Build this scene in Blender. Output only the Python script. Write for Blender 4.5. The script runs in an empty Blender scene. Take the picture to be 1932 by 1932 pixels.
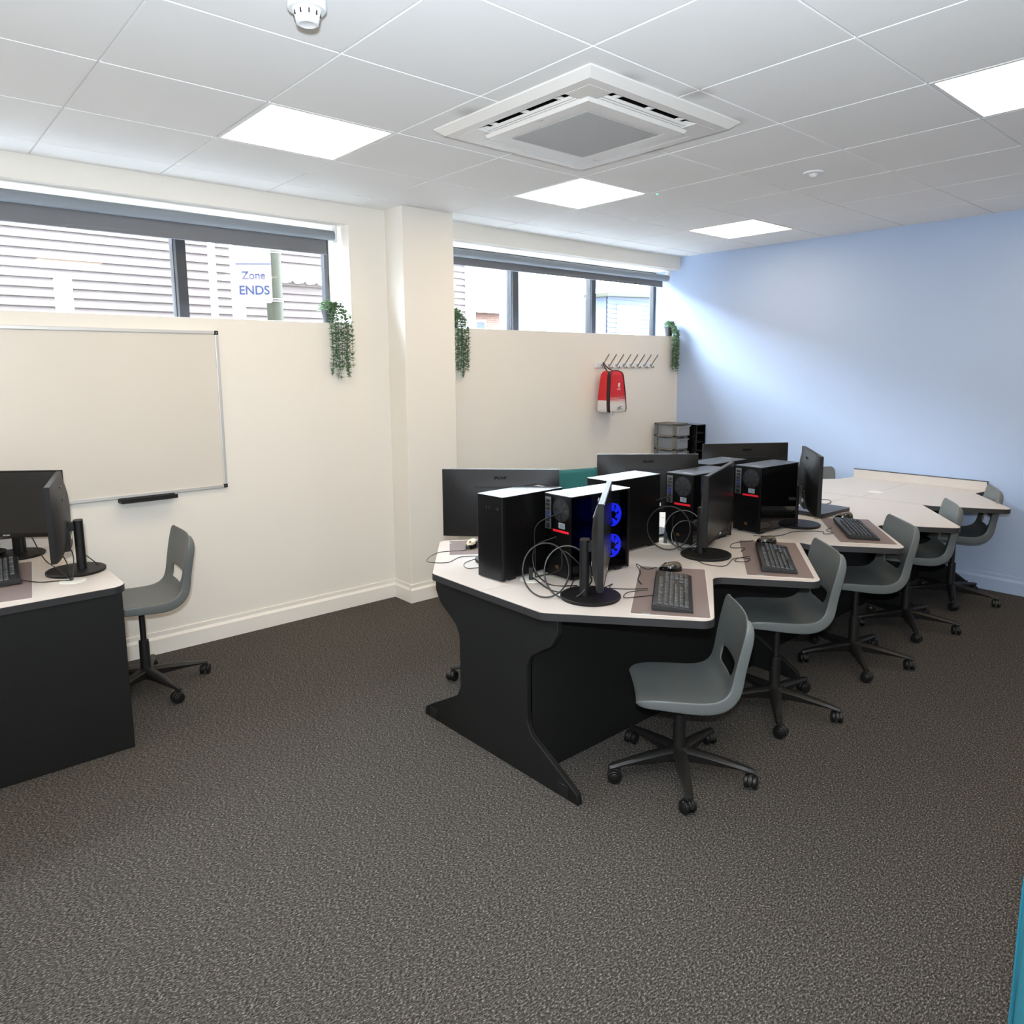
import bpy, bmesh, math, random
from mathutils import Vector, Matrix
random.seed(7)
sc = bpy.context.scene
COL = sc.collection
PI = math.pi
R = math.radians

# ------------------------------------------------------------------ camera
CAMZ = 1.6335
yaw, pitch, roll = 0.8453, -0.1438, -0.0054
fw = Vector((math.cos(yaw) * math.cos(pitch), math.sin(yaw) * math.cos(pitch), math.sin(pitch)))
rt = Vector((math.sin(yaw), -math.cos(yaw), 0))
up = rt.cross(fw)
r2 = rt * math.cos(roll) + up * math.sin(roll)
u2 = -rt * math.sin(roll) + up * math.cos(roll)
cd = bpy.data.cameras.new('camera')
cam = bpy.data.objects.new('camera', cd)
COL.objects.link(cam)
M = Matrix((r2, u2, -fw)).transposed().to_4x4()
M.translation = Vector((-2.5116, -1.7818, CAMZ))
cam.matrix_world = M
cd.sensor_width = 36
cd.lens = 36 * 1381.57 / 1932
cd.shift_x = -(982.01 - 966) / 1932
cd.shift_y = (893.76 - 966) / 1932
cd.clip_end = 200
sc.camera = cam

# ------------------------------------------------------------------ sky, flash, exposure
w = bpy.data.worlds.new('overcast_sky')
sc.world = w
w.use_nodes = True
nt = w.node_tree
bg = nt.nodes['Background']
bg.inputs[0].default_value = (0.84, 0.96, 1.10, 1)
bg.inputs[1].default_value = 45.0

def area(name, loc, aim, size, power, col):
    ld = bpy.data.lights.new(name, 'AREA')
    ld.shape = 'DISK'
    ld.size = size
    ld.energy = power
    ld.color = col
    o = bpy.data.objects.new(name, ld)
    COL.objects.link(o)
    o.location = loc
    o.rotation_euler = (Vector(aim) - Vector(loc)).to_track_quat('-Z', 'Y').to_euler()
    return o
# the photographer's flash just above the camera, tilted up
area('camera_flash', (-2.56, -1.83, 1.80), (-1.5, -0.7, 2.75), 0.10, 136, (0.80, 0.90, 1.0))

sc.view_settings.view_transform = 'Standard'
sc.view_settings.look = 'None'
sc.view_settings.gamma = 1
sc.view_settings.use_curve_mapping = False
sc.view_settings.exposure = 0.0
LED = 10.4
sc.cycles.max_bounces = 8
sc.cycles.transparent_max_bounces = 12
sc.cycles.use_denoising = True

# ------------------------------------------------------------------ materials
def srgb(r, g, b):
    f = lambda c: (c / 255) / 12.92 if c / 255 <= 0.04045 else ((c / 255 + 0.055) / 1.055) ** 2.4
    return (f(r), f(g), f(b), 1)
MATS = {}
def mat(name, col, rough=0.5, metal=0.0, bump=0.0, bscale=200, var=0.0, vscale=3, spec=0.5, coat=0, emit=None, es=0):
    m = bpy.data.materials.new(name)
    m.use_nodes = True
    t = m.node_tree
    b = t.nodes['Principled BSDF']
    b.inputs['Base Color'].default_value = col
    b.inputs['Roughness'].default_value = rough
    b.inputs['Metallic'].default_value = metal
    b.inputs['Specular IOR Level'].default_value = spec
    b.inputs['Coat Weight'].default_value = coat
    tc = t.nodes.new('ShaderNodeTexCoord')
    n = t.nodes.new('ShaderNodeTexNoise')
    t.links.new(tc.outputs['Object'], n.inputs['Vector'])
    n.inputs['Scale'].default_value = vscale
    n.inputs['Detail'].default_value = 4
    mx = t.nodes.new('ShaderNodeMix')
    mx.data_type = 'RGBA'
    v = max(var, 0.02)
    mx.inputs['A'].default_value = tuple(c * (1 - v) for c in col[:3]) + (1,)
    mx.inputs['B'].default_value = tuple(min(1, c * (1 + v)) for c in col[:3]) + (1,)
    t.links.new(n.outputs['Fac'], mx.inputs['Factor'])
    t.links.new(mx.outputs['Result'], b.inputs['Base Color'])
    if bump:
        n2 = t.nodes.new('ShaderNodeTexNoise')
        t.links.new(tc.outputs['Object'], n2.inputs['Vector'])
        n2.inputs['Scale'].default_value = bscale
        bp = t.nodes.new('ShaderNodeBump')
        bp.inputs['Strength'].default_value = bump
        bp.inputs['Distance'].default_value = 0.002
        t.links.new(n2.outputs['Fac'], bp.inputs['Height'])
        t.links.new(bp.outputs['Normal'], b.inputs['Normal'])
    if emit:
        b.inputs['Emission Color'].default_value = emit
        b.inputs['Emission Strength'].default_value = es
    MATS[name] = m
    return m

mat('wall_paint', srgb(233, 227, 217), 0.75, bump=0.08, bscale=60)
mat('reveal_paint', srgb(236, 236, 236), 0.7, bump=0.05, bscale=60)
mat('blue_paint', srgb(170, 187, 215), 0.7, bump=0.08, bscale=60)
mat('skirting_paint', srgb(238, 232, 223), 0.35)
mat('blue_skirting_paint', srgb(172, 190, 219), 0.4)
mat('white_metal', srgb(232, 232, 232), 0.4)
mat('grid_metal', srgb(225, 224, 221), 0.45)
mat('white_plastic', srgb(232, 233, 234), 0.4)
mat('cassette_plastic', srgb(226, 222, 217), 0.4)
mat('grille_plastic', srgb(178, 176, 173), 0.6)
mat('dark_slot', srgb(22, 22, 23), 0.6)
mat('laminate', srgb(197, 188, 180), 0.38, var=0.03, vscale=300, bump=0.05, bscale=400)
mat('edge_band', srgb(42, 41, 42), 0.45)
mat('desk_panel', srgb(21, 21, 20), 0.6, bump=0.1, bscale=500, spec=0.25)
mat('foot_black', srgb(14, 14, 14), 0.5)
mat('grommet_white', srgb(222, 220, 212), 0.4)
mat('chair_grey', srgb(96, 100, 99), 0.42, bump=0.12, bscale=900)
mat('chair_black', srgb(22, 21, 20), 0.5, bump=0.05, bscale=500)
mat('wheel_black', srgb(16, 16, 16), 0.4)
mat('steel_black', srgb(17, 17, 18), 0.33, bump=0.03, bscale=900, spec=0.6)
mat('case_black', srgb(7, 7, 7), 0.35, bump=0.03, bscale=900, spec=0.25)
mat('gloss_black', srgb(7, 7, 8), 0.08, spec=0.6)
mat('front_black', srgb(9, 9, 10), 0.3, spec=0.3)
mat('monitor_black', srgb(16, 15, 15), 0.48, bump=0.04, bscale=1200, spec=0.28)
mat('screen_black', srgb(17, 18, 18), 0.22)
mat('matt_black', srgb(14, 14, 14), 0.6)
mat('cable_black', srgb(13, 13, 14), 0.4)
mat('key_black', srgb(21, 21, 22), 0.45)
mat('legend_white', srgb(190, 192, 190), 0.5)
mat('logo_dark', srgb(70, 68, 68), 0.25, metal=0.8)
mat('mouse_bronze', srgb(88, 80, 68), 0.3, metal=0.3)
mat('mouse_cream', srgb(190, 176, 150), 0.3)
mat('mat_brown', srgb(118, 103, 99), 0.7, bump=0.2, bscale=1500)
mat('mat_edge', srgb(205, 200, 196), 0.5)
mat('steel', srgb(175, 175, 172), 0.32, metal=0.9)
mat('mesh_steel', srgb(52, 56, 62), 0.5, metal=0.6)
mat('alu_frame', srgb(205, 204, 202), 0.4, metal=0.35)
mat('board_white', srgb(216, 209, 198), 0.3, spec=0.4)
mat('label_grey', srgb(140, 147, 155), 0.5)
mat('label_white', srgb(225, 226, 228), 0.5)
mat('red_tape', srgb(214, 30, 44), 0.4)
mat('blue_plug', srgb(34, 44, 90), 0.4)
mat('orange_plug', srgb(70, 48, 22), 0.4)
mat('fan_blue', srgb(18, 22, 160), 0.3, emit=(0.015, 0.03, 1.0, 1), es=3.5)
mat('frame_grey', srgb(44, 46, 50), 0.35)
mat('frame_light', srgb(110, 114, 120), 0.35)
mat('blind_grey', srgb(112, 113, 117), 0.7, bump=0.15, bscale=900)
mat('blind_roll', srgb(128, 134, 142), 0.6, bump=0.15, bscale=900)
mat('teal_fabric', srgb(22, 92, 92), 0.8, bump=0.35, bscale=900, var=0.08, vscale=200)
mat('teal_fabric_bright', srgb(24, 112, 130), 0.8, bump=0.35, bscale=900, var=0.08, vscale=200)
mat('teal_bag', srgb(70, 170, 180), 0.4, var=0.35, vscale=60)
mat('pot_black', srgb(30, 30, 32), 0.5)
mat('leaf', srgb(112, 140, 104), 0.55, var=0.5, vscale=60)
mat('stem', srgb(70, 84, 56), 0.6)
mat('drawer_frame', srgb(112, 110, 106), 0.5)
mat('paper', srgb(225, 222, 214), 0.7)
mat('bag_red', srgb(192, 20, 26), 0.55, bump=0.2, bscale=600)
mat('bag_white', srgb(216, 212, 208), 0.55, bump=0.2, bscale=600)
mat('bag_dark', srgb(44, 20, 22), 0.6)
mat('board_cladding', srgb(68, 62, 60), 0.8, spec=0.02, var=0.14, vscale=2)
mat('board_blue', srgb(62, 66, 76), 0.8, spec=0.02, var=0.1, vscale=2)
mat('render_white', srgb(235, 234, 230), 0.8)
mat('roof_tile', srgb(112, 100, 96), 0.8, spec=0.02, var=0.2, vscale=8)
mat('galvanised', srgb(38, 38, 30), 0.6, spec=0.1, var=0.2, vscale=5)
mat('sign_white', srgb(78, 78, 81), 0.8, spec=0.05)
mat('sign_ink', srgb(28, 30, 46), 0.8, spec=0.02)
mat('road', srgb(196, 196, 194), 0.9, var=0.2, vscale=4)
mat('led_green', srgb(40, 220, 140), 0.4, emit=(0.1, 1, 0.5, 1), es=2)
mat('diffuser', srgb(250, 250, 250), 0.5, emit=(1.0, 0.77, 0.49, 1), es=LED)
mat('laptop_black', srgb(36, 36, 40), 0.3)
mat('wood_side', srgb(200, 195, 188), 0.5)

# carpet
m = bpy.data.materials.new('carpet')
m.use_nodes = True
MATS['carpet'] = m
t = m.node_tree
b = t.nodes['Principled BSDF']
b.inputs['Roughness'].default_value = 0.95
b.inputs['Specular IOR Level'].default_value = 0.1
tc = t.nodes.new('ShaderNodeTexCoord')
mp = t.nodes.new('ShaderNodeMapping')
mp.inputs['Scale'].default_value = (1.0, 2.0, 1.0)
mp.inputs['Rotation'].default_value = (0, 0, 0.35)
t.links.new(tc.outputs['Object'], mp.inputs['Vector'])
n1 = t.nodes.new('ShaderNodeTexNoise')
n1.inputs['Scale'].default_value = 105
n1.inputs['Detail'].default_value = 5
n1.inputs['Roughness'].default_value = 0.75
t.links.new(mp.outputs[0], n1.inputs['Vector'])
cr = t.nodes.new('ShaderNodeValToRGB')
els = cr.color_ramp.elements
els[0].position = 0.36
els[0].color = srgb(34, 31, 29)
els[1].position = 0.70
els[1].color = srgb(200, 194, 184)
e = els.new(0.47)
e.color = srgb(64, 61, 59)
e = els.new(0.575)
e.color = srgb(110, 105, 100)
t.links.new(n1.outputs['Fac'], cr.inputs[0])
n3 = t.nodes.new('ShaderNodeTexNoise')
n3.inputs['Scale'].default_value = 220
t.links.new(mp.outputs[0], n3.inputs['Vector'])
hs = t.nodes.new('ShaderNodeMix')
hs.data_type = 'RGBA'
hs.blend_type = 'MULTIPLY'
hs.inputs['Factor'].default_value = 0.6
cr2 = t.nodes.new('ShaderNodeValToRGB')
cr2.color_ramp.elements[0].color = (0.75, 0.6, 0.5, 1)
cr2.color_ramp.elements[1].color = (0.8, 0.95, 1.0, 1)
cr2.color_ramp.elements[0].position = 0.35
cr2.color_ramp.elements[1].position = 0.65
t.links.new(n3.outputs['Fac'], cr2.inputs[0])
t.links.new(cr.outputs[0], hs.inputs['A'])
t.links.new(cr2.outputs[0], hs.inputs['B'])
t.links.new(hs.outputs['Result'], b.inputs['Base Color'])
bp = t.nodes.new('ShaderNodeBump')
bp.inputs['Strength'].default_value = 0.8
bp.inputs['Distance'].default_value = 0.004
t.links.new(n1.outputs['Fac'], bp.inputs['Height'])
t.links.new(bp.outputs['Normal'], b.inputs['Normal'])

# ceiling tile with faint smudges round the cassette corners
m = mat('ceiling_tile', srgb(244, 243, 242), 0.9, bump=0.05, bscale=400)
t = m.node_tree
b = t.nodes['Principled BSDF']
src = b.inputs['Base Color'].links[0].from_socket
tc = t.nodes.new('ShaderNodeTexCoord')
prev = src
for (sx, sy) in ((-0.51, 0.77), (-0.30, 0.12), (0.02, 0.03), (0.42, 0.14), (0.48, 0.62)):
    vd = t.nodes.new('ShaderNodeVectorMath')
    vd.operation = 'DISTANCE'
    vd.inputs[1].default_value = (sx, sy, 2.687)
    t.links.new(tc.outputs['Object'], vd.inputs[0])
    mr = t.nodes.new('ShaderNodeMapRange')
    mr.interpolation_type = 'SMOOTHSTEP'
    mr.inputs['From Min'].default_value = 0.0
    mr.inputs['From Max'].default_value = 0.10
    mr.inputs['To Min'].default_value = 0.45
    mr.inputs['To Max'].default_value = 0.0
    t.links.new(vd.outputs['Value'], mr.inputs['Value'])
    mx = t.nodes.new('ShaderNodeMix')
    mx.data_type = 'RGBA'
    mx.inputs['B'].default_value = srgb(150, 143, 134)
    t.links.new(mr.outputs[0], mx.inputs['Factor'])
    t.links.new(prev, mx.inputs['A'])
    prev = mx.outputs['Result']
t.links.new(prev, b.inputs['Base Color'])

def glassmat(name, tint, gloss=1.0, rough=0.0, trans=None):
    m = bpy.data.materials.new(name)
    m.use_nodes = True
    t = m.node_tree
    t.nodes.remove(t.nodes['Principled BSDF'])
    out = t.nodes['Material Output']
    tr = t.nodes.new('ShaderNodeBsdfTransparent')
    tr.inputs[0].default_value = tint
    gl = t.nodes.new('ShaderNodeBsdfGlossy')
    gl.inputs['Roughness'].default_value = rough
    ge = t.nodes.new('ShaderNodeNewGeometry')
    dt = t.nodes.new('ShaderNodeVectorMath')
    dt.operation = 'DOT_PRODUCT'
    t.links.new(ge.outputs['Incoming'], dt.inputs[0])
    t.links.new(ge.outputs['Normal'], dt.inputs[1])
    def mm(op, a, b_):
        q = t.nodes.new('ShaderNodeMath')
        q.operation = op
        for i_, v_ in enumerate((a, b_)):
            if isinstance(v_, (int, float)):
                q.inputs[i_].default_value = v_
            elif v_ is not None:
                t.links.new(v_, q.inputs[i_])
        return q
    ab = mm('ABSOLUTE', dt.outputs['Value'], None)
    pw = mm('POWER', mm('SUBTRACT', 1.0, ab.outputs[0]).outputs[0], 5.0)
    fr = mm('ADD', mm('MULTIPLY', pw.outputs[0], 0.6).outputs[0], 0.018)
    ms = t.nodes.new('ShaderNodeMixShader')
    t.links.new(fr.outputs[0], ms.inputs[0])
    t.links.new(tr.outputs[0], ms.inputs[1])
    t.links.new(gl.outputs[0], ms.inputs[2])
    t.links.new(ms.outputs[0], out.inputs[0])
    MATS[name] = m
    return m
glassmat('window_glass', (0.97, 0.98, 0.98, 1))
glassmat('case_glass', (0.42, 0.42, 0.46, 1))
# frosted drawer plastic
m = bpy.data.materials.new('frosted_plastic')
m.use_nodes = True
t = m.node_tree
b = t.nodes['Principled BSDF']
b.inputs['Base Color'].default_value = srgb(165, 172, 180)
b.inputs['Roughness'].default_value = 0.35
b.inputs['Alpha'].default_value = 0.45
MATS['frosted_plastic'] = m
# halftone bag front: white below, dotted red above
m = mat('bag_halftone', srgb(192, 20, 26), 0.55)
t = m.node_tree
b = t.nodes['Principled BSDF']
tc = t.nodes.new('ShaderNodeTexCoord')
sp = t.nodes.new('ShaderNodeSeparateXYZ')
t.links.new(tc.outputs['Object'], sp.inputs[0])
def mth(op, a, bb=None):
    n = t.nodes.new('ShaderNodeMath')
    n.operation = op
    for i, v in enumerate((a, bb)):
        if v is None:
            continue
        if isinstance(v, (int, float)):
            n.inputs[i].default_value = v
        else:
            t.links.new(v, n.inputs[i])
    return n.outputs[0]
fx = mth('SUBTRACT', mth('FRACT', mth('MULTIPLY', sp.outputs[0], 90)), 0.5)
fz = mth('SUBTRACT', mth('FRACT', mth('MULTIPLY', sp.outputs[2], 90)), 0.5)
dd = mth('SQRT', mth('ADD', mth('MULTIPLY', fx, fx), mth('MULTIPLY', fz, fz)))
rad = mth('MULTIPLY', mth('SUBTRACT', -0.205, sp.outputs[2]), 8.0)
fac = mth('LESS_THAN', dd, rad)
mx = t.nodes.new('ShaderNodeMix')
mx.data_type = 'RGBA'
mx.inputs['A'].default_value = srgb(192, 20, 26)
mx.inputs['B'].default_value = srgb(216, 212, 208)
t.links.new(fac, mx.inputs['Factor'])
t.links.new(mx.outputs['Result'], b.inputs['Base Color'])
# brick
m = mat('brick', srgb(76, 50, 40), 0.85, spec=0.02)
t = m.node_tree
b = t.nodes['Principled BSDF']
bt = t.nodes.new('ShaderNodeTexBrick')
bt.inputs['Scale'].default_value = 4
bt.inputs['Color1'].default_value = srgb(84, 62, 54)
bt.inputs['Color2'].default_value = srgb(94, 72, 62)
bt.inputs['Mortar'].default_value = srgb(100, 92, 86)
tc = t.nodes.new('ShaderNodeTexCoord')
mp = t.nodes.new('ShaderNodeMapping')
mp.inputs['Rotation'].default_value = (PI / 2, 0, 0)
t.links.new(tc.outputs['Object'], mp.inputs[0])
t.links.new(mp.outputs[0], bt.inputs['Vector'])
t.links.new(bt.outputs['Color'], b.inputs['Base Color'])

# ------------------------------------------------------------------ mesh helpers
def rounded(poly, rads, n=6):
    """polygon with rounded corners; rads: one radius or one per corner"""
    out = []
    L = len(poly)
    for i in range(L):
        p = Vector(poly[i])
        r = rads if isinstance(rads, (int, float)) else rads[i]
        if r <= 0:
            out.append(tuple(p))
            continue
        a = (Vector(poly[i - 1]) - p)
        c = (Vector(poly[(i + 1) % L]) - p)
        la, lc = a.length, c.length
        a.normalize(); c.normalize()
        ang = a.angle(c)
        d = min(r / math.tan(ang / 2), la * 0.45, lc * 0.45)
        rr = d * math.tan(ang / 2)
        p0 = p + a * d
        p1 = p + c * d
        ctr = p + (a + c).normalized() * (rr / math.sin(ang / 2))
        v0 = p0 - ctr
        v1 = p1 - ctr
        a0 = math.atan2(v0.y, v0.x)
        a1 = math.atan2(v1.y, v1.x)
        da = (a1 - a0 + PI) % (2 * PI) - PI
        for k in range(n + 1):
            q = a0 + da * k / n
            out.append((ctr.x + rr * math.cos(q), ctr.y + rr * math.sin(q)))
    return out

def inset(poly, d):
    out = []
    L = len(poly)
    area_ = sum(poly[i][0] * poly[(i + 1) % L][1] - poly[(i + 1) % L][0] * poly[i][1] for i in range(L))
    s = 1 if area_ > 0 else -1
    for i in range(L):
        p = Vector(poly[i])
        a = (p - Vector(poly[i - 1])).normalized()
        c = (Vector(poly[(i + 1) % L]) - p).normalized()
        n = Vector((-(a.y + c.y), a.x + c.x))
        if n.length < 1e-6:
            n = Vector((-a.y, a.x))
        n.normalize()
        out.append(tuple(p + n * d * s))
    return out

class G:
    def __init__(s):
        s.v = []; s.f = []; s.m = []; s.M = Matrix.Identity(4); s.mi = 0
    def add(s, vs, fs):
        b0 = len(s.v)
        s.v += [tuple(s.M @ Vector(v)) for v in vs]
        s.f += [tuple(i + b0 for i in f) for f in fs]
        s.m += [s.mi] * len(fs)
        return s
    def box(s, x0, x1, y0, y1, z0, z1):
        vs = [(x, y, z) for z in (z0, z1) for y in (y0, y1) for x in (x0, x1)]
        return s.add(vs, [(0, 2, 3, 1), (4, 5, 7, 6), (0, 1, 5, 4), (2, 6, 7, 3), (0, 4, 6, 2), (1, 3, 7, 5)])
    def cbox(s, c, sz, rz=0):
        old = s.M
        s.M = s.M @ Matrix.Translation(c) @ Matrix.Rotation(rz, 4, 'Z')
        s.box(-sz[0] / 2, sz[0] / 2, -sz[1] / 2, sz[1] / 2, -sz[2] / 2, sz[2] / 2)
        s.M = old
        return s
    def prism(s, poly, a, b_, plane='xy'):
        n = len(poly)
        def P(p, h):
            return (p[0], p[1], h) if plane == 'xy' else ((p[0], h, p[1]) if plane == 'xz' else (h, p[0], p[1]))
        vs = [P(p, a) for p in poly] + [P(p, b_) for p in poly]
        fs = [tuple(range(n))[::-1], tuple(range(n, 2 * n))]
        fs += [(i, (i + 1) % n, n + (i + 1) % n, n + i) for i in range(n)]
        return s.add(vs, fs)
    def cyl(s, p0, p1, r0, n=20, r1=None, caps=True):
        r1 = r0 if r1 is None else r1
        p0 = Vector(p0); p1 = Vector(p1)
        q = (p1 - p0).to_track_quat('Z', 'Y').to_matrix()
        vs = []
        for p, r in ((p0, r0), (p1, r1)):
            for k in range(n):
                vs.append(p + q @ Vector((r * math.cos(2 * PI * k / n), r * math.sin(2 * PI * k / n), 0)))
        fs = [(k, (k + 1) % n, n + (k + 1) % n, n + k) for k in range(n)]
        if caps:
            fs += [tuple(range(n))[::-1], tuple(range(n, 2 * n))]
        return s.add(vs, fs)
    def lathe(s, prof, c=(0, 0, 0), n=32):
        vs = []
        for r, z in prof:
            for k in range(n):
                vs.append((c[0] + r * math.cos(2 * PI * k / n), c[1] + r * math.sin(2 * PI * k / n), c[2] + z))
        fs = []
        for i in range(len(prof) - 1):
            for k in range(n):
                fs.append((i * n + k, i * n + (k + 1) % n, (i + 1) * n + (k + 1) % n, (i + 1) * n + k))
        fs.append(tuple(range(n))[::-1])
        fs.append(tuple(range((len(prof) - 1) * n, len(prof) * n)))
        return s.add(vs, fs)
    def tube(s, pts, r, n=8, sub=6, closed=False):
        pts = [Vector(p) for p in pts]
        L = len(pts)
        if sub > 1 and L > 2:
            o = []
            rng = range(L) if closed else range(L - 1)
            for i in rng:
                p0 = pts[(i - 1) % L] if closed or i > 0 else pts[0] * 2 - pts[1]
                p1 = pts[i]
                p2 = pts[(i + 1) % L]
                p3 = pts[(i + 2) % L] if closed or i < L - 2 else pts[-1] * 2 - pts[-2]
                for k in range(sub):
                    u = k / sub
                    o.append(0.5 * ((2 * p1) + (-p0 + p2) * u + (2 * p0 - 5 * p1 + 4 * p2 - p3) * u * u + (-p0 + 3 * p1 - 3 * p2 + p3) * u ** 3))
            if not closed:
                o.append(pts[-1])
            pts = o
        L = len(pts)
        vs = []
        ref = Vector((0.13, 0.31, 0.94)).normalized()
        for i, p in enumerate(pts):
            if closed:
                d = pts[(i + 1) % L] - pts[i - 1]
            else:
                d = pts[min(i + 1, L - 1)] - pts[max(i - 1, 0)]
            if d.length < 1e-9:
                d = Vector((0, 0, 1))
            d.normalize()
            a = ref - d * ref.dot(d)
            if a.length < 1e-3:
                a = Vector((1, 0, 0)) - d * d.x
            a.normalize()
            ref = a
            c = d.cross(a)
            for k in range(n):
                vs.append(p + (a * math.cos(2 * PI * k / n) + c * math.sin(2 * PI * k / n)) * r)
        fs = []
        for i in range(L if closed else L - 1):
            for k in range(n):
                j = (i + 1) % L
                fs.append((i * n + k, i * n + (k + 1) % n, j * n + (k + 1) % n, j * n + k))
        if not closed:
            fs += [tuple(range(n))[::-1], tuple(range((L - 1) * n, L * n))]
        return s.add(vs, fs)
    def ball(s, c, r, n=16, h=10):
        r = r if isinstance(r, (tuple, list)) else (r, r, r)
        vs = [(c[0], c[1], c[2] - r[2])]
        for i in range(1, h):
            a = -PI / 2 + PI * i / h
            for k in range(n):
                vs.append((c[0] + r[0] * math.cos(a) * math.cos(2 * PI * k / n), c[1] + r[1] * math.cos(a) * math.sin(2 * PI * k / n), c[2] + r[2] * math.sin(a)))
        vs.append((c[0], c[1], c[2] + r[2]))
        fs = [(0, 1 + (k + 1) % n, 1 + k) for k in range(n)]
        for i in range(h - 2):
            for k in range(n):
                a = 1 + i * n
                fs.append((a + k, a + (k + 1) % n, a + n + (k + 1) % n, a + n + k))
        t_ = len(vs) - 1
        a = 1 + (h - 2) * n
        fs += [(a + k, a + (k + 1) % n, t_) for k in range(n)]
        return s.add(vs, fs)
    def build(s, name, mats, parent=None, smooth=True, bevel=0, seg=2, sharp=35):
        me = bpy.data.meshes.new(name)
        me.from_pydata(s.v, [], s.f)
        if not isinstance(mats, (list, tuple)):
            mats = [mats]
        for q in mats:
            me.materials.append(MATS[q])
        me.polygons.foreach_set('material_index', s.m)
        bm = bmesh.new()
        bm.from_mesh(me)
        bmesh.ops.recalc_face_normals(bm, faces=bm.faces)
        bm.to_mesh(me)
        bm.free()
        if smooth:
            me.polygons.foreach_set('use_smooth', [True] * len(me.polygons))
            me.set_sharp_from_angle(angle=R(sharp))
        o = bpy.data.objects.new(name, me)
        COL.objects.link(o)
        o.parent = parent
        if bevel:
            md = o.modifiers.new('bevel', 'BEVEL')
            md.width = bevel
            md.segments = seg
            md.limit_method = 'ANGLE'
            md.angle_limit = R(40)
        return o

def thing(name, label, cat, loc=(0, 0, 0), rz=0, group=None):
    o = bpy.data.objects.new(name, None)
    COL.objects.link(o)
    o.empty_display_size = 0.05
    o.location = loc
    o.rotation_euler = (0, 0, rz)
    return tag(o, label, cat, group)
def tag(o, label, cat, group=None):
    o['label'] = label
    o['category'] = cat
    if group:
        o['group'] = group
    return o
def struct(o, label=None):
    o['kind'] = 'structure'
    if label:
        o['label'] = label
    return o
def dup(root, loc=None, rz=None, label=None, group=None):
    def rec(o, par):
        c = o.copy()
        COL.objects.link(c)
        c.parent = par
        for ch in KIDS.get(o.name, []):
            rec(ch, c)
        return c
    KIDS = {}
    for o in bpy.data.objects:
        if o.parent:
            KIDS.setdefault(o.parent.name, []).append(o)
    r = rec(root, None)
    if loc is not None:
        r.location = loc
    if rz is not None:
        r.rotation_euler = (0, 0, rz)
    if label:
        r['label'] = label
    if group:
        r['group'] = group
    return r
def kids(o, name=None):
    return [c for c in bpy.data.objects if c.parent == o and (name is None or c.name.split('.')[0] == name)]
def text_mesh(name, s_, size, matname, parent, M_, extrude=0.0006, align='CENTER'):
    cu = bpy.data.curves.new(name, 'FONT')
    cu.body = s_
    cu.size = size
    cu.extrude = extrude
    cu.align_x = align
    cu.align_y = 'CENTER'
    cu.offset = size * 0.02
    tmp = bpy.data.objects.new(name + '_tmp', cu)
    COL.objects.link(tmp)
    dg = bpy.context.evaluated_depsgraph_get()
    me = bpy.data.meshes.new_from_object(tmp.evaluated_get(dg))
    bpy.data.objects.remove(tmp)
    me.materials.clear()
    me.materials.append(MATS[matname])
    me.transform(M_)
    o = bpy.data.objects.new(name, me)
    COL.objects.link(o)
    o.parent = parent
    return o

# ------------------------------------------------------------------ room
XL, XR, YF, YW, CZ = -4.2, 3.521, -3.4, 2.666, 2.687
g = G(); g.box(XL - 0.2, XR + 0.2, YF - 0.2, YW, -0.15, 0)
struct(g.build('floor', 'carpet', smooth=False))

lights = [(-1.2, 1.2), (0.6, 1.2), (2.4, 1.2), (0.6, -1.2), (2.4, -1.2), (-1.2, -1.2), (-3.0, 1.2), (-3.0, -1.2)]
g = G()
gr = 0.0045
i0 = math.floor(XL / 0.6); i1 = math.ceil(XR / 0.6)
j0 = math.floor(YF / 0.6); j1 = math.ceil(YW / 0.6)
for i in range(i0, i1):
    for j in range(j0, j1):
        x, y = i * 0.6, j * 0.6
        if any(abs(x - lx) < 0.01 and abs(y - ly) < 0.01 for lx, ly in lights):
            continue
        x0 = max(x + gr, XL); x1 = min(x + 0.6 - gr, XR)
        y0 = max(y + gr, YF); y1 = min(y + 0.6 - gr, YW)
        if i in (-1, 0) and j in (0, 1):
            hx, hy0, hy1 = 0.44, 0.575 - 0.44, 0.575 + 0.44
            xa = -0.03 - hx if i < 0 else -0.03 + hx
            g.box(min(xa, x0 if i < 0 else x1), max(xa, x0 if i < 0 else x1), y0, y1, CZ, CZ + 0.015)
            ya = hy0 if j == 0 else hy1
            xi0, xi1 = (xa, x1) if i < 0 else (x0, xa)
            g.box(xi0, xi1, min(ya, y0 if j == 0 else y1), max(ya, y0 if j == 0 else y1), CZ, CZ + 0.015)
        elif x1 - x0 > 0.02 and y1 - y0 > 0.02:
            g.box(x0, x1, y0, y1, CZ, CZ + 0.015)
struct(g.build('ceiling', 'ceiling_tile', smooth=False))
g = G(); g.box(XL - 0.2, XR + 0.2, YF - 0.2, YW + 0.35, CZ + 0.25, CZ + 0.35)
for i in range(i0, i1 + 1):
    for ya, yb in (((YF, 0.13), (1.02, YW)) if i == 0 else ((YF, YW),)):
        g.box(i * 0.6 - 0.012, i * 0.6 + 0.012, ya, yb, CZ + 0.007, CZ + 0.012)
for j in range(j0, j1 + 1):
    for xa, xb in (((XL, -0.475), (0.415, XR)) if j == 1 else ((XL, XR),)):
        g.box(xa, xb, j * 0.6 - 0.012, j * 0.6 + 0.012, CZ + 0.0075, CZ + 0.0125)
struct(g.build('trim_1', 'grid_metal', smooth=False))

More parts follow.
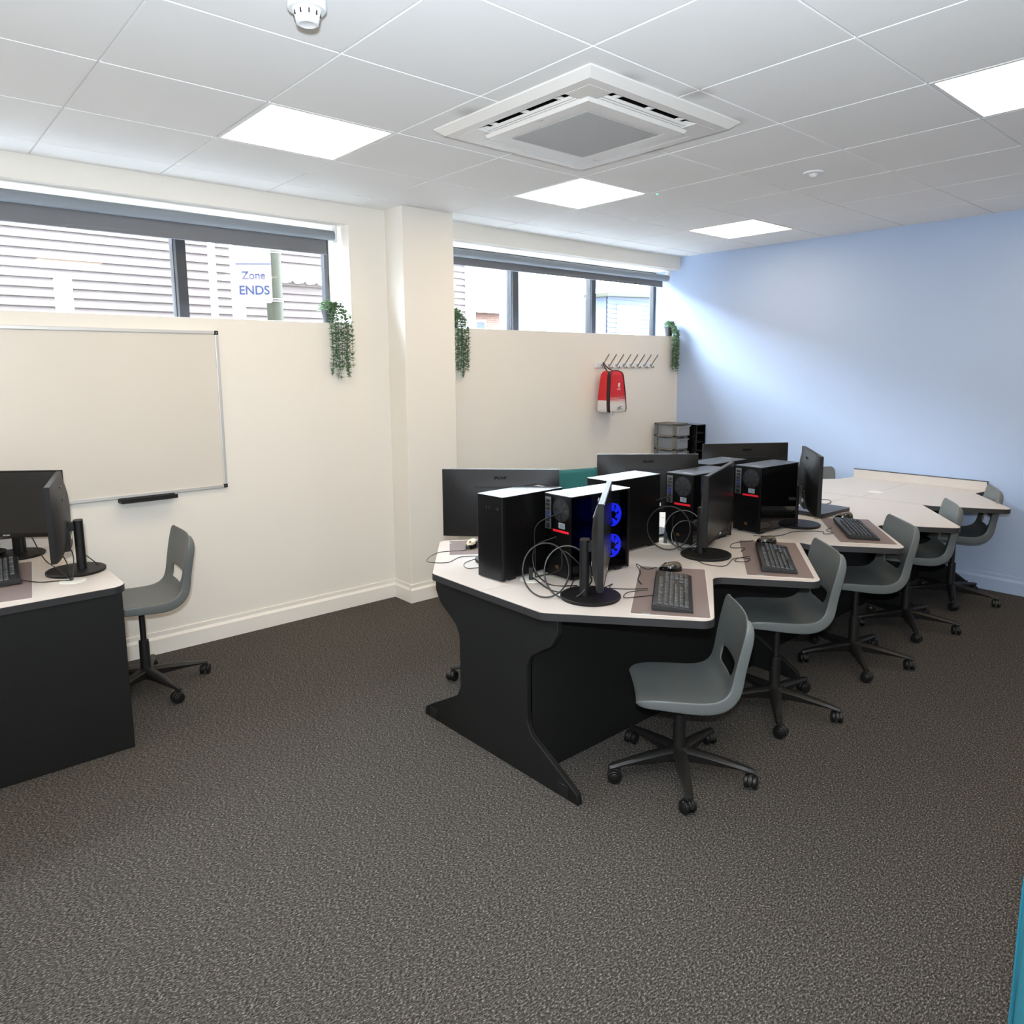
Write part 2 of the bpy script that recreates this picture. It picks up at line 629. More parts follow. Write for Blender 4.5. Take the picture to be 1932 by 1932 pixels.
# window wall: sill height 1.93, heads 2.565, two openings, pillar between
WT = 0.34
W1R, W2L, SILL, HEAD = -0.057, 0.70, 1.927, 2.565
g = G()
g.box(XL - 0.2, XR + 0.0, YW, YW + WT, 0, SILL)
g.box(XL - 0.2, XR + 0.0, YW, YW + WT, HEAD, CZ + 0.25)
g.box(XL - 0.2, -3.9, YW, YW + WT, SILL, HEAD)
g.box(W1R, W2L, YW, YW + WT, SILL, HEAD)
struct(g.build('wall_back', 'wall_paint', smooth=False))
g = G(); g.box(0.219, 0.634, 2.453, YW, 0, CZ + 0.02)
struct(g.build('wall_pillar', 'wall_paint', smooth=False, bevel=0.004))
g = G(); g.box(XR, XR + 0.2, YF - 0.2, YW + WT, 0, CZ + 0.25)
struct(g.build('wall_right', 'blue_paint', smooth=False))
g = G(); g.box(XL - 0.2, XL, YF - 0.2, YW, 0, CZ + 0.25)
struct(g.build('wall_left', 'wall_paint', smooth=False))
g = G(); g.box(XL, XR, YF - 0.2, YF, 0, CZ + 0.25)
struct(g.build('wall_front', 'wall_paint', smooth=False))
SK = [(0, 0), (0.018, 0), (0.018, 0.088), (0.008, 0.104), (0.008, 0.128), (0, 0.13)]
def skirt(name, p0, p1, nrm, m_):
    p0 = Vector(p0); p1 = Vector(p1); n = Vector(nrm)
    g = G()
    vs = []
    for p in (p0, p1):
        for d, z in SK:
            q = p + n * d
            vs.append((q.x, q.y, z))
    k = len(SK)
    g.add(vs, [tuple(range(k)), tuple(range(k, 2 * k))] + [(i, (i + 1) % k, k + (i + 1) % k, k + i) for i in range(k)])
    return g
g = skirt('', (XL, YW), (0.219, YW), (0, -1), '')
struct(g.build('baseboard_back', 'skirting_paint', smooth=False))
g = skirt('', (0.634, YW), (XR, YW), (0, -1), '')
struct(g.build('baseboard_back_right', 'skirting_paint', smooth=False))
g = skirt('', (0.219 - 0.018, 2.453), (0.634 + 0.018, 2.453), (0, -1), '')
struct(g.build('baseboard_pillar', 'skirting_paint', smooth=False))
g = skirt('', (0.219, YW), (0.219, 2.453), (-1, 0), '')
struct(g.build('baseboard_pillar_side', 'skirting_paint', smooth=False))
g = skirt('', (XR, YW), (XR, YF), (-1, 0), '')
struct(g.build('baseboard_right', 'blue_skirting_paint', smooth=False))

# windows
def window(name, x0, x1, mull, y=2.955):
    root = bpy.data.objects.new(name, None)
    COL.objects.link(root)
    struct(root)
    g = G()
    g.box(x0, x1, y, y + 0.05, SILL, SILL + 0.022)
    g.box(x0, x1, y, y + 0.05, HEAD - 0.04, HEAD)
    g.box(x0, x0 + 0.035, y, y + 0.05, SILL, HEAD)
    g.box(x1 - 0.035, x1, y, y + 0.05, SILL, HEAD)
    g.build('window_frame', 'frame_grey', root, smooth=False, bevel=0.003)
    for a, b_ in mull:
        g = G(); g.box(a, b_, y - 0.006, y + 0.055, SILL + 0.02, HEAD - 0.03)
        g.mi = 1
        g.box(a + 0.006, a + 0.018, y - 0.0095, y - 0.006, SILL + 0.02, HEAD - 0.03)
        g.build('mullion', ['frame_grey', 'frame_light'], root, smooth=False)
    e = [x0 + 0.035] + [q for ab in mull for q in ab] + [x1 - 0.035]
    for k in range(0, len(e), 2):
        g = G(); g.box(e[k], e[k + 1], y + 0.02, y + 0.026, SILL + 0.02, HEAD - 0.035)
        g.build('window_pane', 'window_glass', root, smooth=False)
    g = G(); g.box(x0, x1, YW - 0.001, y, SILL - 0.001, SILL + 0.002)
    g.build('window_sill', 'reveal_paint', root, smooth=False)
window('window_1', -3.9, W1R, [(-1.07, -0.995), (-2.35, -2.28)])
window('window_2', W2L, XR, [(1.59, 1.672), (2.555, 2.63)])

# roller blinds
def blind(x0, x1, drop, label, zc=2.497, y=2.765):
    t_ = thing('roller_blind', label, 'blind', ((x0 + x1) / 2, y, zc), group='grey roller blinds over the windows')
    L = (x1 - x0) / 2
    g = G(); g.cyl((-L + 0.012, 0, 0), (L - 0.012, 0, 0), 0.031, 28); g.build('roller', 'blind_roll', t_)
    g = G(); g.box(-L + 0.05, L - 0.05, 0.024, 0.0255, -drop, 0.0); g.build('blind_fabric', 'blind_grey', t_, smooth=False)
    g = G(); g.prism([(-0.005, -0.012), (0.006, -0.014), (0.010, 0), (0.006, 0.012), (-0.003, 0.010), (-0.001, 0)], -L + 0.05, L - 0.05, 'yz')
    o = g.build('hem_bar', 'blind_grey', t_); o.location = (0, 0.024, -drop)
    for s_ in (-1, 1):
        g = G(); g.prism(rounded([(-0.025, -0.045), (0.02, -0.045), (0.02, HEAD - zc), (-0.025, HEAD - zc)], [0.018, 0.012, 0, 0]), s_ * L - 0.008, s_ * L + 0.008, 'yz')
        g.cyl((s_ * L - s_ * 0.008, 0, 0), (s_ * L - s_ * 0.02, 0, 0), 0.012, 12)
        g.build('bracket', 'white_plastic', t_, bevel=0.002)
    return t_
blind(-3.6, -0.105, 0.108, 'wide grey roller blind over the window above the whiteboard')
blind(W2L + 0.03, 3.462, 0.072, 'grey roller blind over the three-pane window by the blue wall', zc=2.489)

# ------------------------------------------------------------------ outside
g = G(); g.box(-30, 60, 3.1, 60, -0.6, -0.5); struct(g.build('ground', 'road', smooth=False))
def clad(name, label, x0, x1, y, z0, z1, step, matn, depth=4):
    t_ = thing(name, label, 'building', (x0, y, 0))
    g = G(); g.box(0, x1 - x0, 0.03, depth, -0.5, z1); g.build('wall', matn, t_, smooth=False)
    g = G()
    z = z0
    while z < z1:
        g.add([(0, -0.028, z), (x1 - x0, -0.028, z), (x1 - x0, 0.0, z + step), (0, 0.0, z + step), (0, 0.03, z), (x1 - x0, 0.03, z)],
              [(0, 1, 2, 3), (4, 5, 1, 0)])
        z += step
    g.build('weatherboards', matn, t_, smooth=False)
    return t_
tb = clad('weatherboard_building', 'long building clad in weathered horizontal boards across the street', -9, 3.5, 6.0, 1.2, 3.45, 0.083, 'board_cladding')
g = G(); g.box(12.44, 12.56, -0.06, 0.05, 0, 5); g.build('corner_board', 'render_white', tb, smooth=False)
g = G(); g.box(9.6, 12.2, -0.12, -0.03, 2.62, 2.70)
for k in range(18):
    g.cyl((9.7 + k * 0.14, -0.13, 2.60), (9.7 + k * 0.14, -0.03, 2.60), 0.05, 12)
g.build('scalloped_fascia', 'render_white', tb, smooth=False)
# the brick house
t_ = thing('brick_house', 'pale brick house with pitched tiled roof seen through far window', 'building', (10.6, 17, 0))
g = G(); g.box(-2, 2.9, 0, 6, -0.5, 3.45); g.build('wall', 'brick', t_, smooth=False)
g = G(); g.prism([(-2.3, 3.42), (3.0, 3.42), (4.6, 5.0), (-2.3, 5.0)], -0.4, 0.0, 'xz'); g.build('roof', 'roof_tile', t_, smooth=False)
for x in (-0.9, 0.8, 1.6):
    g = G(); g.box(x, x + 0.45, -0.05, 0.02, 2.5, 3.15); f_ = g.build('window', 'render_white', t_, smooth=False)
    g = G(); g.box(x + 0.06, x + 0.39, -0.06, -0.045, 2.56, 3.09); g.build('pane', 'board_blue', f_, smooth=False)
g = G(); g.box(-2.3, 3.0, -0.48, -0.4, 3.36, 3.42); g.build('gutter', 'render_white', t_, smooth=False)
tb = clad('weatherboard_garage', 'pale blue boarded garage with white door seen through far window', 10.9, 16, 10.2, 1.6, 3.3, 0.11, 'board_blue')
g = G(); g.box(0.35, 1.15, -0.09, -0.02, 0, 3.12); g.build('garage_door', 'render_white', tb, smooth=False)
g = G(); g.prism([(-0.3, 3.28), (6, 3.5), (6, 3.62), (-0.3, 3.36)], -0.3, 0.5, 'xz'); g.build('roof', 'galvanised', tb, smooth=False)
# street furniture
t_ = thing('zone_sign', 'white zone ends road sign strapped to the grey street pole', 'sign', (0.085, 4.6, 0), R(-38))
g = G(); g.prism(rounded([(-0.15, 2.20), (0.15, 2.20), (0.15, 2.78), (-0.15, 2.78)], 0.025), -0.006, 0.0, 'xz'); g.build('sign_plate', 'sign_white', t_, smooth=False)
for z in (2.30, 2.62):
    g = G(); g.prism([(-0.145, 0.0), (-0.05, 0.0), (-0.05, 0.012), (-0.12, 0.02), (-0.13, 0.10), (-0.145, 0.10)], z, z + 0.03); g.build('sign_bracket', 'galvanised', t_, smooth=False)
g = G(); g.box(-0.15, 0.15, -0.0085, -0.006, 2.525, 2.532); g.build('divider', 'sign_ink', t_, smooth=False)
Mt = Matrix.Translation((0.0, -0.008, 2.43)) @ Matrix.Rotation(PI / 2, 4, 'X')
text_mesh('sign_lettering', 'Zone', 0.092, 'sign_ink', t_, Mt)
Mt = Matrix.Translation((0.0, -0.008, 2.305)) @ Matrix.Rotation(PI / 2, 4, 'X')
text_mesh('sign_lettering', 'ENDS', 0.105, 'sign_ink', t_, Mt)
t_ = thing('street_pole', 'thick grey weathered street pole behind the zone sign', 'pole', (0.37, 4.85, 0))
g = G(); g.cyl((0, 0, -0.5), (0, 0, 5), 0.072, 24); g.build('pole_shaft', 'galvanised', t_)
for z in (2.24, 2.67):
    for dz in (0, 0.02):
        g = G(); g.cyl((0, 0, z + dz), (0, 0, z + dz + 0.009), 0.078, 24); g.build('strap', 'steel', t_)
g = G(); g.cyl((0, 0, -0.5), (0, 0, 5), 0.055, 20); o = g.build('white_post', 'render_white'); o.location = (0.0, 4.75, 0)
tag(o, 'white round post immediately left of the zone sign', 'pole')
g = G(); g.cyl((0, 0, -0.5), (0, 0, 5), 0.032, 16); o = g.build('downpipe', 'render_white'); o.location = (0.09, 5.6, 0)
tag(o, 'thin white downpipe against the boarded building outside', 'pipe')
g = G(); g.box(-0.05, 0.05, -0.03, 0.03, -0.5, 2.24); o = g.build('bollard', 'render_white', bevel=0.01); o.location = (-1.46, 4.0, 0)
tag(o, 'short white bollard head standing outside left window', 'bollard')

# ------------------------------------------------------------------ ceiling things
lab = ['square lit ceiling panel above the whiteboard', 'square lit ceiling panel just beyond the air conditioner',
       'farthest lit ceiling panel near the blue wall', 'lit ceiling panel cut by right edge of photo']
for k, (lx, ly) in enumerate(lights):
    t_ = thing('ceiling_light', lab[k] if k < 4 else 'square lit ceiling panel out of shot', 'light', (lx + 0.3, ly + 0.3, CZ), group='ceiling light panels')
    g = G()
    for a in ((-0.295, 0.295, -0.295, -0.28), (-0.295, 0.295, 0.28, 0.295), (-0.295, -0.28, -0.28, 0.28), (0.28, 0.295, -0.28, 0.28)):
        g.box(*a, -0.001, 0.012)
    g.build('light_frame', 'white_metal', t_, smooth=False)
    g = G(); g.box(-0.281, 0.281, -0.281, 0.281, 0.002, 0.010); g.build('diffuser', 'diffuser', t_, smooth=False)
# air conditioning cassette
t_ = thing('ceiling_cassette', 'square white air conditioning cassette in the ceiling', 'air conditioner', (-0.03, 0.575, CZ))
def ring(g, a, b_, z0, z1, zi=None):
    # bevelled frame between half sizes a (outer) and b (inner)
    vs = []
    for h, z in ((a, z0), (a, z0 - (0.006 if zi else 0.004)), (a - (zi or 0.012), z1), (b_, z1), (b_, z0)):
        for sx, sy in ((-1, -1), (1, -1), (1, 1), (-1, 1)):
            vs.append((sx * h, sy * h, z))
    fs = []
    for i in range(4):
        for k in range(4):
            fs.append((i * 4 + k, i * 4 + (k + 1) % 4, i * 4 + 4 + (k + 1) % 4, i * 4 + 4 + k))
    g.add(vs, fs)
g = G(); ring(g, 0.475, 0.395, 0, -0.030, 0.034)
for s1, s2 in ((1, 1), (1, -1), (-1, 1), (-1, -1)):
    g.box(min(s1 * 0.27, s1 * 0.396), max(s1 * 0.27, s1 * 0.396), min(s2 * 0.27, s2 * 0.396), max(s2 * 0.27, s2 * 0.396), -0.031, -0.005)
g.build('fascia', 'cassette_plastic', t_, smooth=False)
g = G(); g.box(-0.43, 0.43, -0.43, 0.43, 0.18, 0.19)
for q in ((-0.43, -0.42, -0.43, 0.43), (0.42, 0.43, -0.43, 0.43), (-0.42, 0.42, -0.43, -0.42), (-0.42, 0.42, 0.42, 0.43)):
    g.box(*q, 0.002, 0.18)
g.box(-0.29, 0.29, -0.29, 0.29, -0.02, 0.18)
g.build('air_plenum', 'dark_slot', t_, smooth=False)
for a in range(4):
    op = a in (2, 1)      # two vanes stand open on the camera side
    g = G()
    g.M = Matrix.Rotation(a * PI / 2, 4, 'Z')
    if a in (1, 2):
        g.prism([(0.340, -0.030), (0.344, -0.031), (0.352, -0.022), (0.348, -0.020)], -0.262, 0.262, 'yz')
        g.prism([(0.320, -0.030), (0.326, -0.031), (0.329, -0.022), (0.324, -0.020)], -0.262, 0.262, 'yz')
    else:
        g.box(-0.262, 0.262, 0.322, 0.388, -0.030, -0.024)
    g.build('louvre', 'cassette_plastic', t_, smooth=False)
    if a in (1, 2):
        for q in (-0.2, 0.0, 0.2):
            g = G(); g.M = Matrix.Rotation(a * PI / 2, 4, 'Z'); g.box(q - 0.005, q + 0.005, 0.335, 0.392, -0.024, -0.012)
            g.build('louvre_pivot', 'cassette_plastic', t_, smooth=False)
g = G(); ring(g, 0.318, 0.245, -0.020, -0.044)
g.box(-0.25, 0.25, -0.25, 0.25, -0.043, -0.030)
g.build('inlet_frame', 'cassette_plastic', t_, smooth=False)
g = G(); g.box(-0.228, 0.228, -0.228, 0.228, -0.0445, -0.043)
for k in range(76):
    y = -0.225 + k * 0.006
    g.box(-0.226, 0.226, y, y + 0.003, -0.0475, -0.0445)
g.build('inlet_grille', 'grille_plastic', t_, smooth=False)
g = G(); g.box(-0.290, -0.284, -0.035, -0.005, -0.0448, -0.0441); g.build('maker_badge', 'grille_plastic', t_, smooth=False)
# smoke detector
t_ = thing('smoke_detector', 'round white smoke detector on the ceiling near the camera', 'smoke detector', (-1.46, 0.315, CZ))
g = G(); g.lathe([(0.052, 0), (0.055, -0.004), (0.055, -0.034), (0.051, -0.038)][::-1]); g.build('detector_base', 'white_plastic', t_)
g = G(); g.lathe([(0.020, -0.074), (0.024, -0.076), (0.031, -0.074), (0.040, -0.040), (0.043, -0.037)]); g.build('detector_head', 'white_plastic', t_)
g = G()
for k in range(10):
    a = 2 * PI * k / 10
    g.cbox((0.0365 * math.cos(a), 0.0365 * math.sin(a), -0.050), (0.004, 0.004, 0.014), a)
g.build('smoke_slots', 'dark_slot', t_, smooth=False)
t_ = thing('motion_sensor', 'small round white motion sensor on the ceiling', 'sensor', (1.50, 0.30, CZ))
g = G(); g.lathe([(0.032, -0.010), (0.052, -0.007), (0.055, 0)]); g.build('sensor_base', 'white_plastic', t_)
g = G(); g.ball((0, 0, -0.010), (0.025, 0.025, 0.018)); g.build('sensor_lens', 'cassette_plastic', t_)
t_ = thing('indicator_lamp', 'tiny green indicator lamp beside a ceiling panel', 'indicator', (1.235, 1.165, CZ))
g = G(); g.lathe([(0.010, -0.004), (0.014, 0)], n=16); g.build('lamp_collar', 'white_plastic', t_)
g = G(); g.ball((0, 0, -0.005), 0.005, 10, 6); g.build('lamp_lens', 'led_green', t_)

# ------------------------------------------------------------------ whiteboard
BX0, BX1, BZ0, BZ1 = -3.1, -0.94, 0.930, 1.856
t_ = thing('whiteboard', 'large whiteboard with silver frame on the window wall', 'whiteboard', ((BX0 + BX1) / 2, YW, (BZ0 + BZ1) / 2))
hw, hh = (BX1 - BX0) / 2, (BZ1 - BZ0) / 2
g = G(); g.box(-hw + 0.01, hw - 0.01, -0.012, -0.001, -hh + 0.01, hh - 0.01); g.build('writing_surface', 'board_white', t_, smooth=False)
g = G()
g.box(-hw, hw, -0.020, -0.001, hh - 0.02, hh); g.box(-hw, hw, -0.020, -0.001, -hh, -hh + 0.02)
g.box(-hw, -hw + 0.02, -0.020, -0.001, -hh, hh); g.box(hw - 0.02, hw, -0.020, -0.001, -hh, hh)
g.build('board_frame', 'alu_frame', t_, smooth=False, bevel=0.003)
for sx in (-1, 1):
    for sz in (-1, 1):
        g = G(); g.box(min(sx * hw, sx * (hw - 0.024)), max(sx * hw, sx * (hw - 0.024)), -0.022, -0.002, min(sz * hh, sz * (hh - 0.024)), max(sz * hh, sz * (hh - 0.024)))
        o = g.build('corner_cap', 'matt_black', t_, bevel=0.004)
        g = G(); g.cyl((sx * (hw - 0.012), -0.0225, sz * (hh - 0.012)), (sx * (hw - 0.012), -0.020, sz * (hh - 0.012)), 0.004, 10)
        g.build('screw', 'steel', o)
g = G(); g.prism([(-0.001, 0.004), (-0.024, 0.004), (-0.026, -0.006), (-0.075, -0.012), (-0.078, 0.004), (-0.082, 0.004), (-0.080, -0.018), (-0.001, -0.022)], 0.485, 0.775, 'yz')
o = g.build('pen_tray', 'matt_black', t_); o.location = (0, 0, -hh)

# ------------------------------------------------------------------ coat rack and bag
t_ = thing('coat_rack', 'white wall rail with eight steel coat hooks', 'coat rack', (2.70, YW, 1.652))
g = G(); g.box(-0.39, 0.40, -0.014, -0.001, -0.024, 0.024); g.build('rail', 'white_plastic', t_, bevel=0.004)
for k in range(8):
    x = -0.31 + k * 0.098
    g = G()
    g.tube([(x, -0.014, -0.004), (x, -0.022, -0.006), (x, -0.030, 0.004), (x, -0.062, 0.046), (x, -0.092, 0.082), (x, -0.100, 0.096)], 0.0056, 8)
    g.tube([(x, -0.020, -0.002), (x, -0.030, -0.020), (x, -0.044, -0.026), (x, -0.056, -0.012)], 0.0056, 8)
    g.cyl((x, -0.014, -0.002), (x, -0.019, -0.002), 0.010, 12)
    g.build('hook', 'steel', t_)
# boot bag hanging on the first hook; side gusset faces left, front faces the room
t_ = thing('boot_bag', 'red and white zipped boot bag hanging on the first coat hook', 'bag', (2.425, YW - 0.105, 1.60))
def bag_section(z):
    # half width (x), half depth (y) at height z (0 top .. -0.36)
    q = -z / 0.36
    wv = 0.088 + 0.030 * math.sin(min(q, 1) * PI * 0.55)
    dv = 0.058 + 0.020 * q
    k = 1.0
    if q < 0.10:
        k = 0.80 + 0.20 * math.sin(q / 0.10 * PI / 2)
    if q > 0.94:
        k = 1 - 0.10 * ((q - 0.94) / 0.06) ** 2
    return wv * k, dv * k
def bag_part(x0f, x1f, y0f, y1f, zs, grow=0):
    g = G()
    rings = []
    n = 0
    vs = []
    for z in zs:
        wv, dv = bag_section(z)
        wv += grow; dv += grow
        ring_ = rounded([(-wv, -dv), (wv, -dv), (wv, dv), (-wv, dv)], 0.022, 4)
        n = len(ring_)
        for p in ring_:
            vs.append((p[0], p[1], z))
    fs = []
    for i in range(len(zs) - 1):
        for k in range(n):
            fs.append((i * n + k, i * n + (k + 1) % n, (i + 1) * n + (k + 1) % n, (i + 1) * n + k))
    fs.append(tuple(range(n)))
    fs.append(tuple(range((len(zs) - 1) * n, len(zs) * n)))
    g.add(vs, fs)
    return g
zs = [-0.36 * k / 24 for k in range(25)]
g = bag_part(0, 0, 0, 0, zs)
# materials: front faces halftone, side gusset red above, white below
o = g.build('bag_body', ['bag_red', 'bag_halftone', 'bag_white'], t_)
for p in o.data.polygons:
    c, nn = p.center, p.normal
    if nn.y < -0.75:
        p.material_index = 1
    elif nn.x < -0.5 and c.z < -0.262:
        p.material_index = 2
for sx in (-1, 1):
    g = G()
    pts = []
    for k in range(19):
        z = -0.004 - 0.352 * k / 18
        wv, dv = bag_section(z)
        pts.append((sx * (wv + 0.0), -dv + 0.006, z))
    vs = []
    for x, y, z in pts:
        vs += [(x - sx * 0.010, y - 0.009, z), (x + sx * 0.002, y + 0.0, z), (x + sx * 0.002, y + 0.020, z)]
    fs = []
    for i in range(len(pts) - 1):
        fs += [(3 * i, 3 * i + 1, 3 * i + 4, 3 * i + 3), (3 * i + 1, 3 * i + 2, 3 * i + 5, 3 * i + 4)]
    g.add(vs, fs)
    o = g.build('zip_band', 'bag_dark', t_)
    md = o.modifiers.new('thick', 'SOLIDIFY'); md.thickness = 0.003; md.offset = 0
g = G()
w0, d0 = bag_section(-0.01)
g.tube([(-w0 + 0.012, -d0 - 0.002, -0.03), (-w0 + 0.03, -d0 + 0.004, -0.004), (0, -d0 + 0.01, 0.004), (w0 - 0.03, -d0 + 0.004, -0.004), (w0 - 0.012, -d0 - 0.002, -0.03)], 0.005)
g.build('top_piping', 'bag_dark', t_)
g = G()
HX = 2.70 - 0.31 - 2.425
g.tube([(-0.070, -0.01, -0.004), (-0.088, 0.015, 0.045), (HX, 0.072, 0.074), (-0.045, 0.02, 0.035), (0.0, -0.01, 0.0)], 0.005)
g.build('hanging_loop', 'bag_dark', t_)
g = G(); g.box(-0.094, -0.086, -0.098, -0.094, -0.385, -0.345); g.build('zip_pull', 'steel', t_, smooth=False)
wv, dv = bag_section(-0.15)
g = G()
sg = 0.0019
bird = [(4, -12), (6, -9), (3, -6), (6, -2), (7, 4), (10, 10), (6, 14), (5, 8), (3, 5), (1, 8), (2, 13), (-1, 15), (-4, 13), (-7, 12), (-4, 10), (-5, 5), (-7, 0), (-6, -4), (-2, -7), (-3, -11), (-6, -12)]
g.prism([(0.018 + a * sg * 0.8, -0.125 + c * sg * 0.8) for a, c in bird], -dv - 0.0035, -dv + 0.001, 'xz')
g.build('crest', 'bag_white', t_, smooth=False)
text_mesh('crest_lettering', 'L.F.C.', 0.020, 'bag_white', t_, Matrix.Translation((0.018, -dv - 0.0015, -0.158)) @ Matrix.Rotation(PI / 2, 4, 'X'))
wv, dv = bag_section(-0.33)
text_mesh('club_lettering', 'LFC', 0.036, 'bag_dark', t_, Matrix.Translation((0.02, -dv - 0.0015, -0.325)) @ Matrix.Rotation(PI / 2, 4, 'X') @ Matrix.Rotation(0.12, 4, 'Z'))

# ------------------------------------------------------------------ trailing plants
def plant(label, x, y, width, depth, top, seed, lean=0.0, dens=1.0):
    rnd = random.Random(seed)
    t_ = thing('trailing_plant', label, 'plant', (x, y, SILL), group='trailing artificial plants on the window sills')
    g = G(); g.lathe([(0.032, 0.002), (0.046, 0.085), (0.049, 0.088), (0.049, 0.094), (0.044, 0.094)], (0, 0, 0), 20); g.build('pot', 'pot_black', t_)
    g = G(); gs = G()
    def leaf(p, d, s_):
        d = Vector(d).normalized()
        a = d.cross(Vector((0, 0, 1)))
        if a.length < 0.1:
            a = Vector((1, 0, 0))
        a.normalize()
        n_ = a.cross(d)
        k = s_
        vs = [p, p + d * k * 0.45 + a * k * 0.40 + n_ * k * 0.1, p + d * k, p + d * k * 0.45 - a * k * 0.40 + n_ * k * 0.1]
        g.add(vs, [(0, 1, 2, 3)])
    front = -(y - YW) - 0.020      # local y of the wall face, pushed into the room
    n = int(13 * dens)
    for s_ in range(n):
        u = (s_ + rnd.random()) / n
        sx = (u - 0.5) * width + lean
        off = front - rnd.random() * depth
        zend = -(0.30 + 0.085 * rnd.random() - 0.05 * abs(u - 0.5) * 2)
        pts = [Vector((rnd.uniform(-0.03, 0.03), rnd.uniform(-0.03, 0.0), 0.09)),
               Vector((sx * 0.5, front * 0.5, 0.10 + rnd.random() * 0.04)),
               Vector((sx * 0.95, off, 0.02 + rnd.random() * 0.03)), Vector((sx, off - 0.004, -0.1)), Vector((sx + rnd.uniform(-.01, .01), off, -0.22)),
               Vector((sx + rnd.uniform(-.012, .012), off, zend))]
        gs.tube(pts, 0.0012, 4, 3)
        # walk along
        for i in range(len(pts) - 1):
            L = (pts[i + 1] - pts[i]).length
            m_ = max(2, int(L / 0.014))
            for k in range(m_):
                p = pts[i].lerp(pts[i + 1], min(1, (k + rnd.random()) / m_))
                a = rnd.random() * 6.28
                for q in (a, a + PI):
                    leaf(p, (math.cos(q), math.sin(q) * 0.7, rnd.uniform(-0.1, 0.9)), rnd.uniform(0.020, 0.030))
    for k in range(int(260 * dens)):        # bushy crown over the pot
        a, b2 = rnd.random() * 6.28, rnd.uniform(-0.1, 1.5)
        rr = rnd.uniform(0.5, 1.0)
        p = Vector((math.cos(a) * math.cos(b2) * 0.068 * rr, math.sin(a) * math.cos(b2) * 0.062 * rr, 0.085 + math.sin(b2) * 0.062 * rr))
        leaf(p, (math.cos(a), math.sin(a), rnd.uniform(-0.3, 0.9)), rnd.uniform(0.018, 0.028))
    gs.build('stems', 'stem', t_)
    o = g.build('foliage', 'leaf', t_, smooth=False)
    return t_
plant('trailing green plant in black pot on the sill right of the whiteboard', -0.195, YW + 0.055, 0.15, 0.04, 0, 3, 0.040)
plant('trailing green plant half hidden by the white pillar', 0.825, YW + 0.065, 0.13, 0.04, 0, 4, 0.0)
plant('trailing green plant on the sill in the corner by the blue wall', 3.425, YW + 0.045, 0.085, 0.07, 0, 5, -0.022, 1.1)

# ------------------------------------------------------------------ desks
def pod_desk(name, label, near, far, x_seam0, x_seam1, nr, fr, panels, modesty, groms, cy, foot=True):
    """near/far: edge polylines listed from small x to large x, both ending on the centre line cy"""
    t_ = thing(name, label, 'desk', (x_seam0, cy, 0), group='dark panelled computer desks in the middle row')
    ox, oy = x_seam0, cy
    for pl, rr, nm in ((near, nr, 'near'), (far, fr, 'far')):
        poly = [(x_seam0, cy)] + pl + [(x_seam1, cy)]
        rads = [0] + rr + [0]
        poly = [(a - ox, b_ - oy) for a, b_ in poly]
        d = 0.0005 if nm == 'near' else -0.0005
        rp = rounded(poly, rads)
        g = G(); g.prism(rp, 0.700, 0.7285); g.build('edge_band', 'edge_band', t_, sharp=50)
        g = G(); g.prism(inset(rp, 0.0024), 0.7283, 0.7305); g.build('tabletop', 'laminate', t_, smooth=False)
    for x, half in panels:
        c = 0.0
        prof = [(0.393, 0.699), (0.395, 0.64), (0.36, 0.585), (0.245, 0.512), (0.222, 0.465), (0.220, 0.235), (0.243, 0.185), (0.465, 0.062), (0.500, 0.040), (0.505, 0.0)]
        left = [(a * half, z) for a, z in prof]
        right = [(-a * half, z) for a, z in prof[::-1]]
        poly = rounded(left + right, [0, 0.03, 0.04, 0.05, 0.05, 0.05, 0.05, 0.02, 0.02, 0] * 1 + [0, 0.02, 0.02, 0.05, 0.05, 0.05, 0.05, 0.04, 0.03, 0], 4)
        g = G(); g.prism(poly, x - ox - 0.0125, x - ox + 0.0125, 'yz'); o = g.build('leg_panel', 'desk_panel', t_, sharp=50, bevel=0.003)
        for s_ in (-1, 1):
            g = G(); g.box(x - ox - 0.0155, x - ox - 0.0125, s_ * 0.43 - 0.028, s_ * 0.43 + 0.028, 0.005, 0.055); g.build('foot_bracket', 'foot_black', o, smooth=False, bevel=0.001)
    for (x0, x1, y) in modesty:
        g = G(); g.box(x0 - ox, x1 - ox, y - oy - 0.009, y - oy + 0.009, 0.002, 0.699); g.build('modesty_panel', 'desk_panel', t_, smooth=False)
    for gx, gy in groms:
        g = G(); g.lathe([(0.052, 0.7302), (0.052, 0.7325), (0.048, 0.7335)], (gx - ox, gy - oy, 0), 28); g.build('cable_grommet', 'grommet_white', t_)
    return t_
c1, c2, c3 = 0.488, 0.455, 0.41
near1 = [(-0.716, 0.132), (-0.322, -0.358), (0.160, -0.028), (0.424, -0.386), (1.018, 0.024)]
far1 = [(-0.712, 0.845), (-0.322, 1.335), (0.160, 1.004), (0.424, 1.362), (1.018, 0.952)]
pod_desk('computer_desk', 'nearest dark panelled computer desk with light grey zigzag top', near1, far1, -0.716, 1.02,
         [0.05, 0.05, 0.045, 0.05, 0], [0.05, 0.05, 0.045, 0.05, 0], [(-0.655, 1.0), (1.003, 1.0)],
         [(-0.642, 0.99, 0.255), (-0.642, 0.99, 0.66)], [(-0.447, 0.475), (0.524, 0.50)], c1)
near2 = [(1.022, -0.028), (1.288, -0.398), (1.745, -0.058), (2.002, -0.426), (2.587, 0.0)]
far2 = [(1.022, 0.952), (1.288, 1.31), (1.745, 0.965), (2.002, 1.32), (2.587, 0.90)]
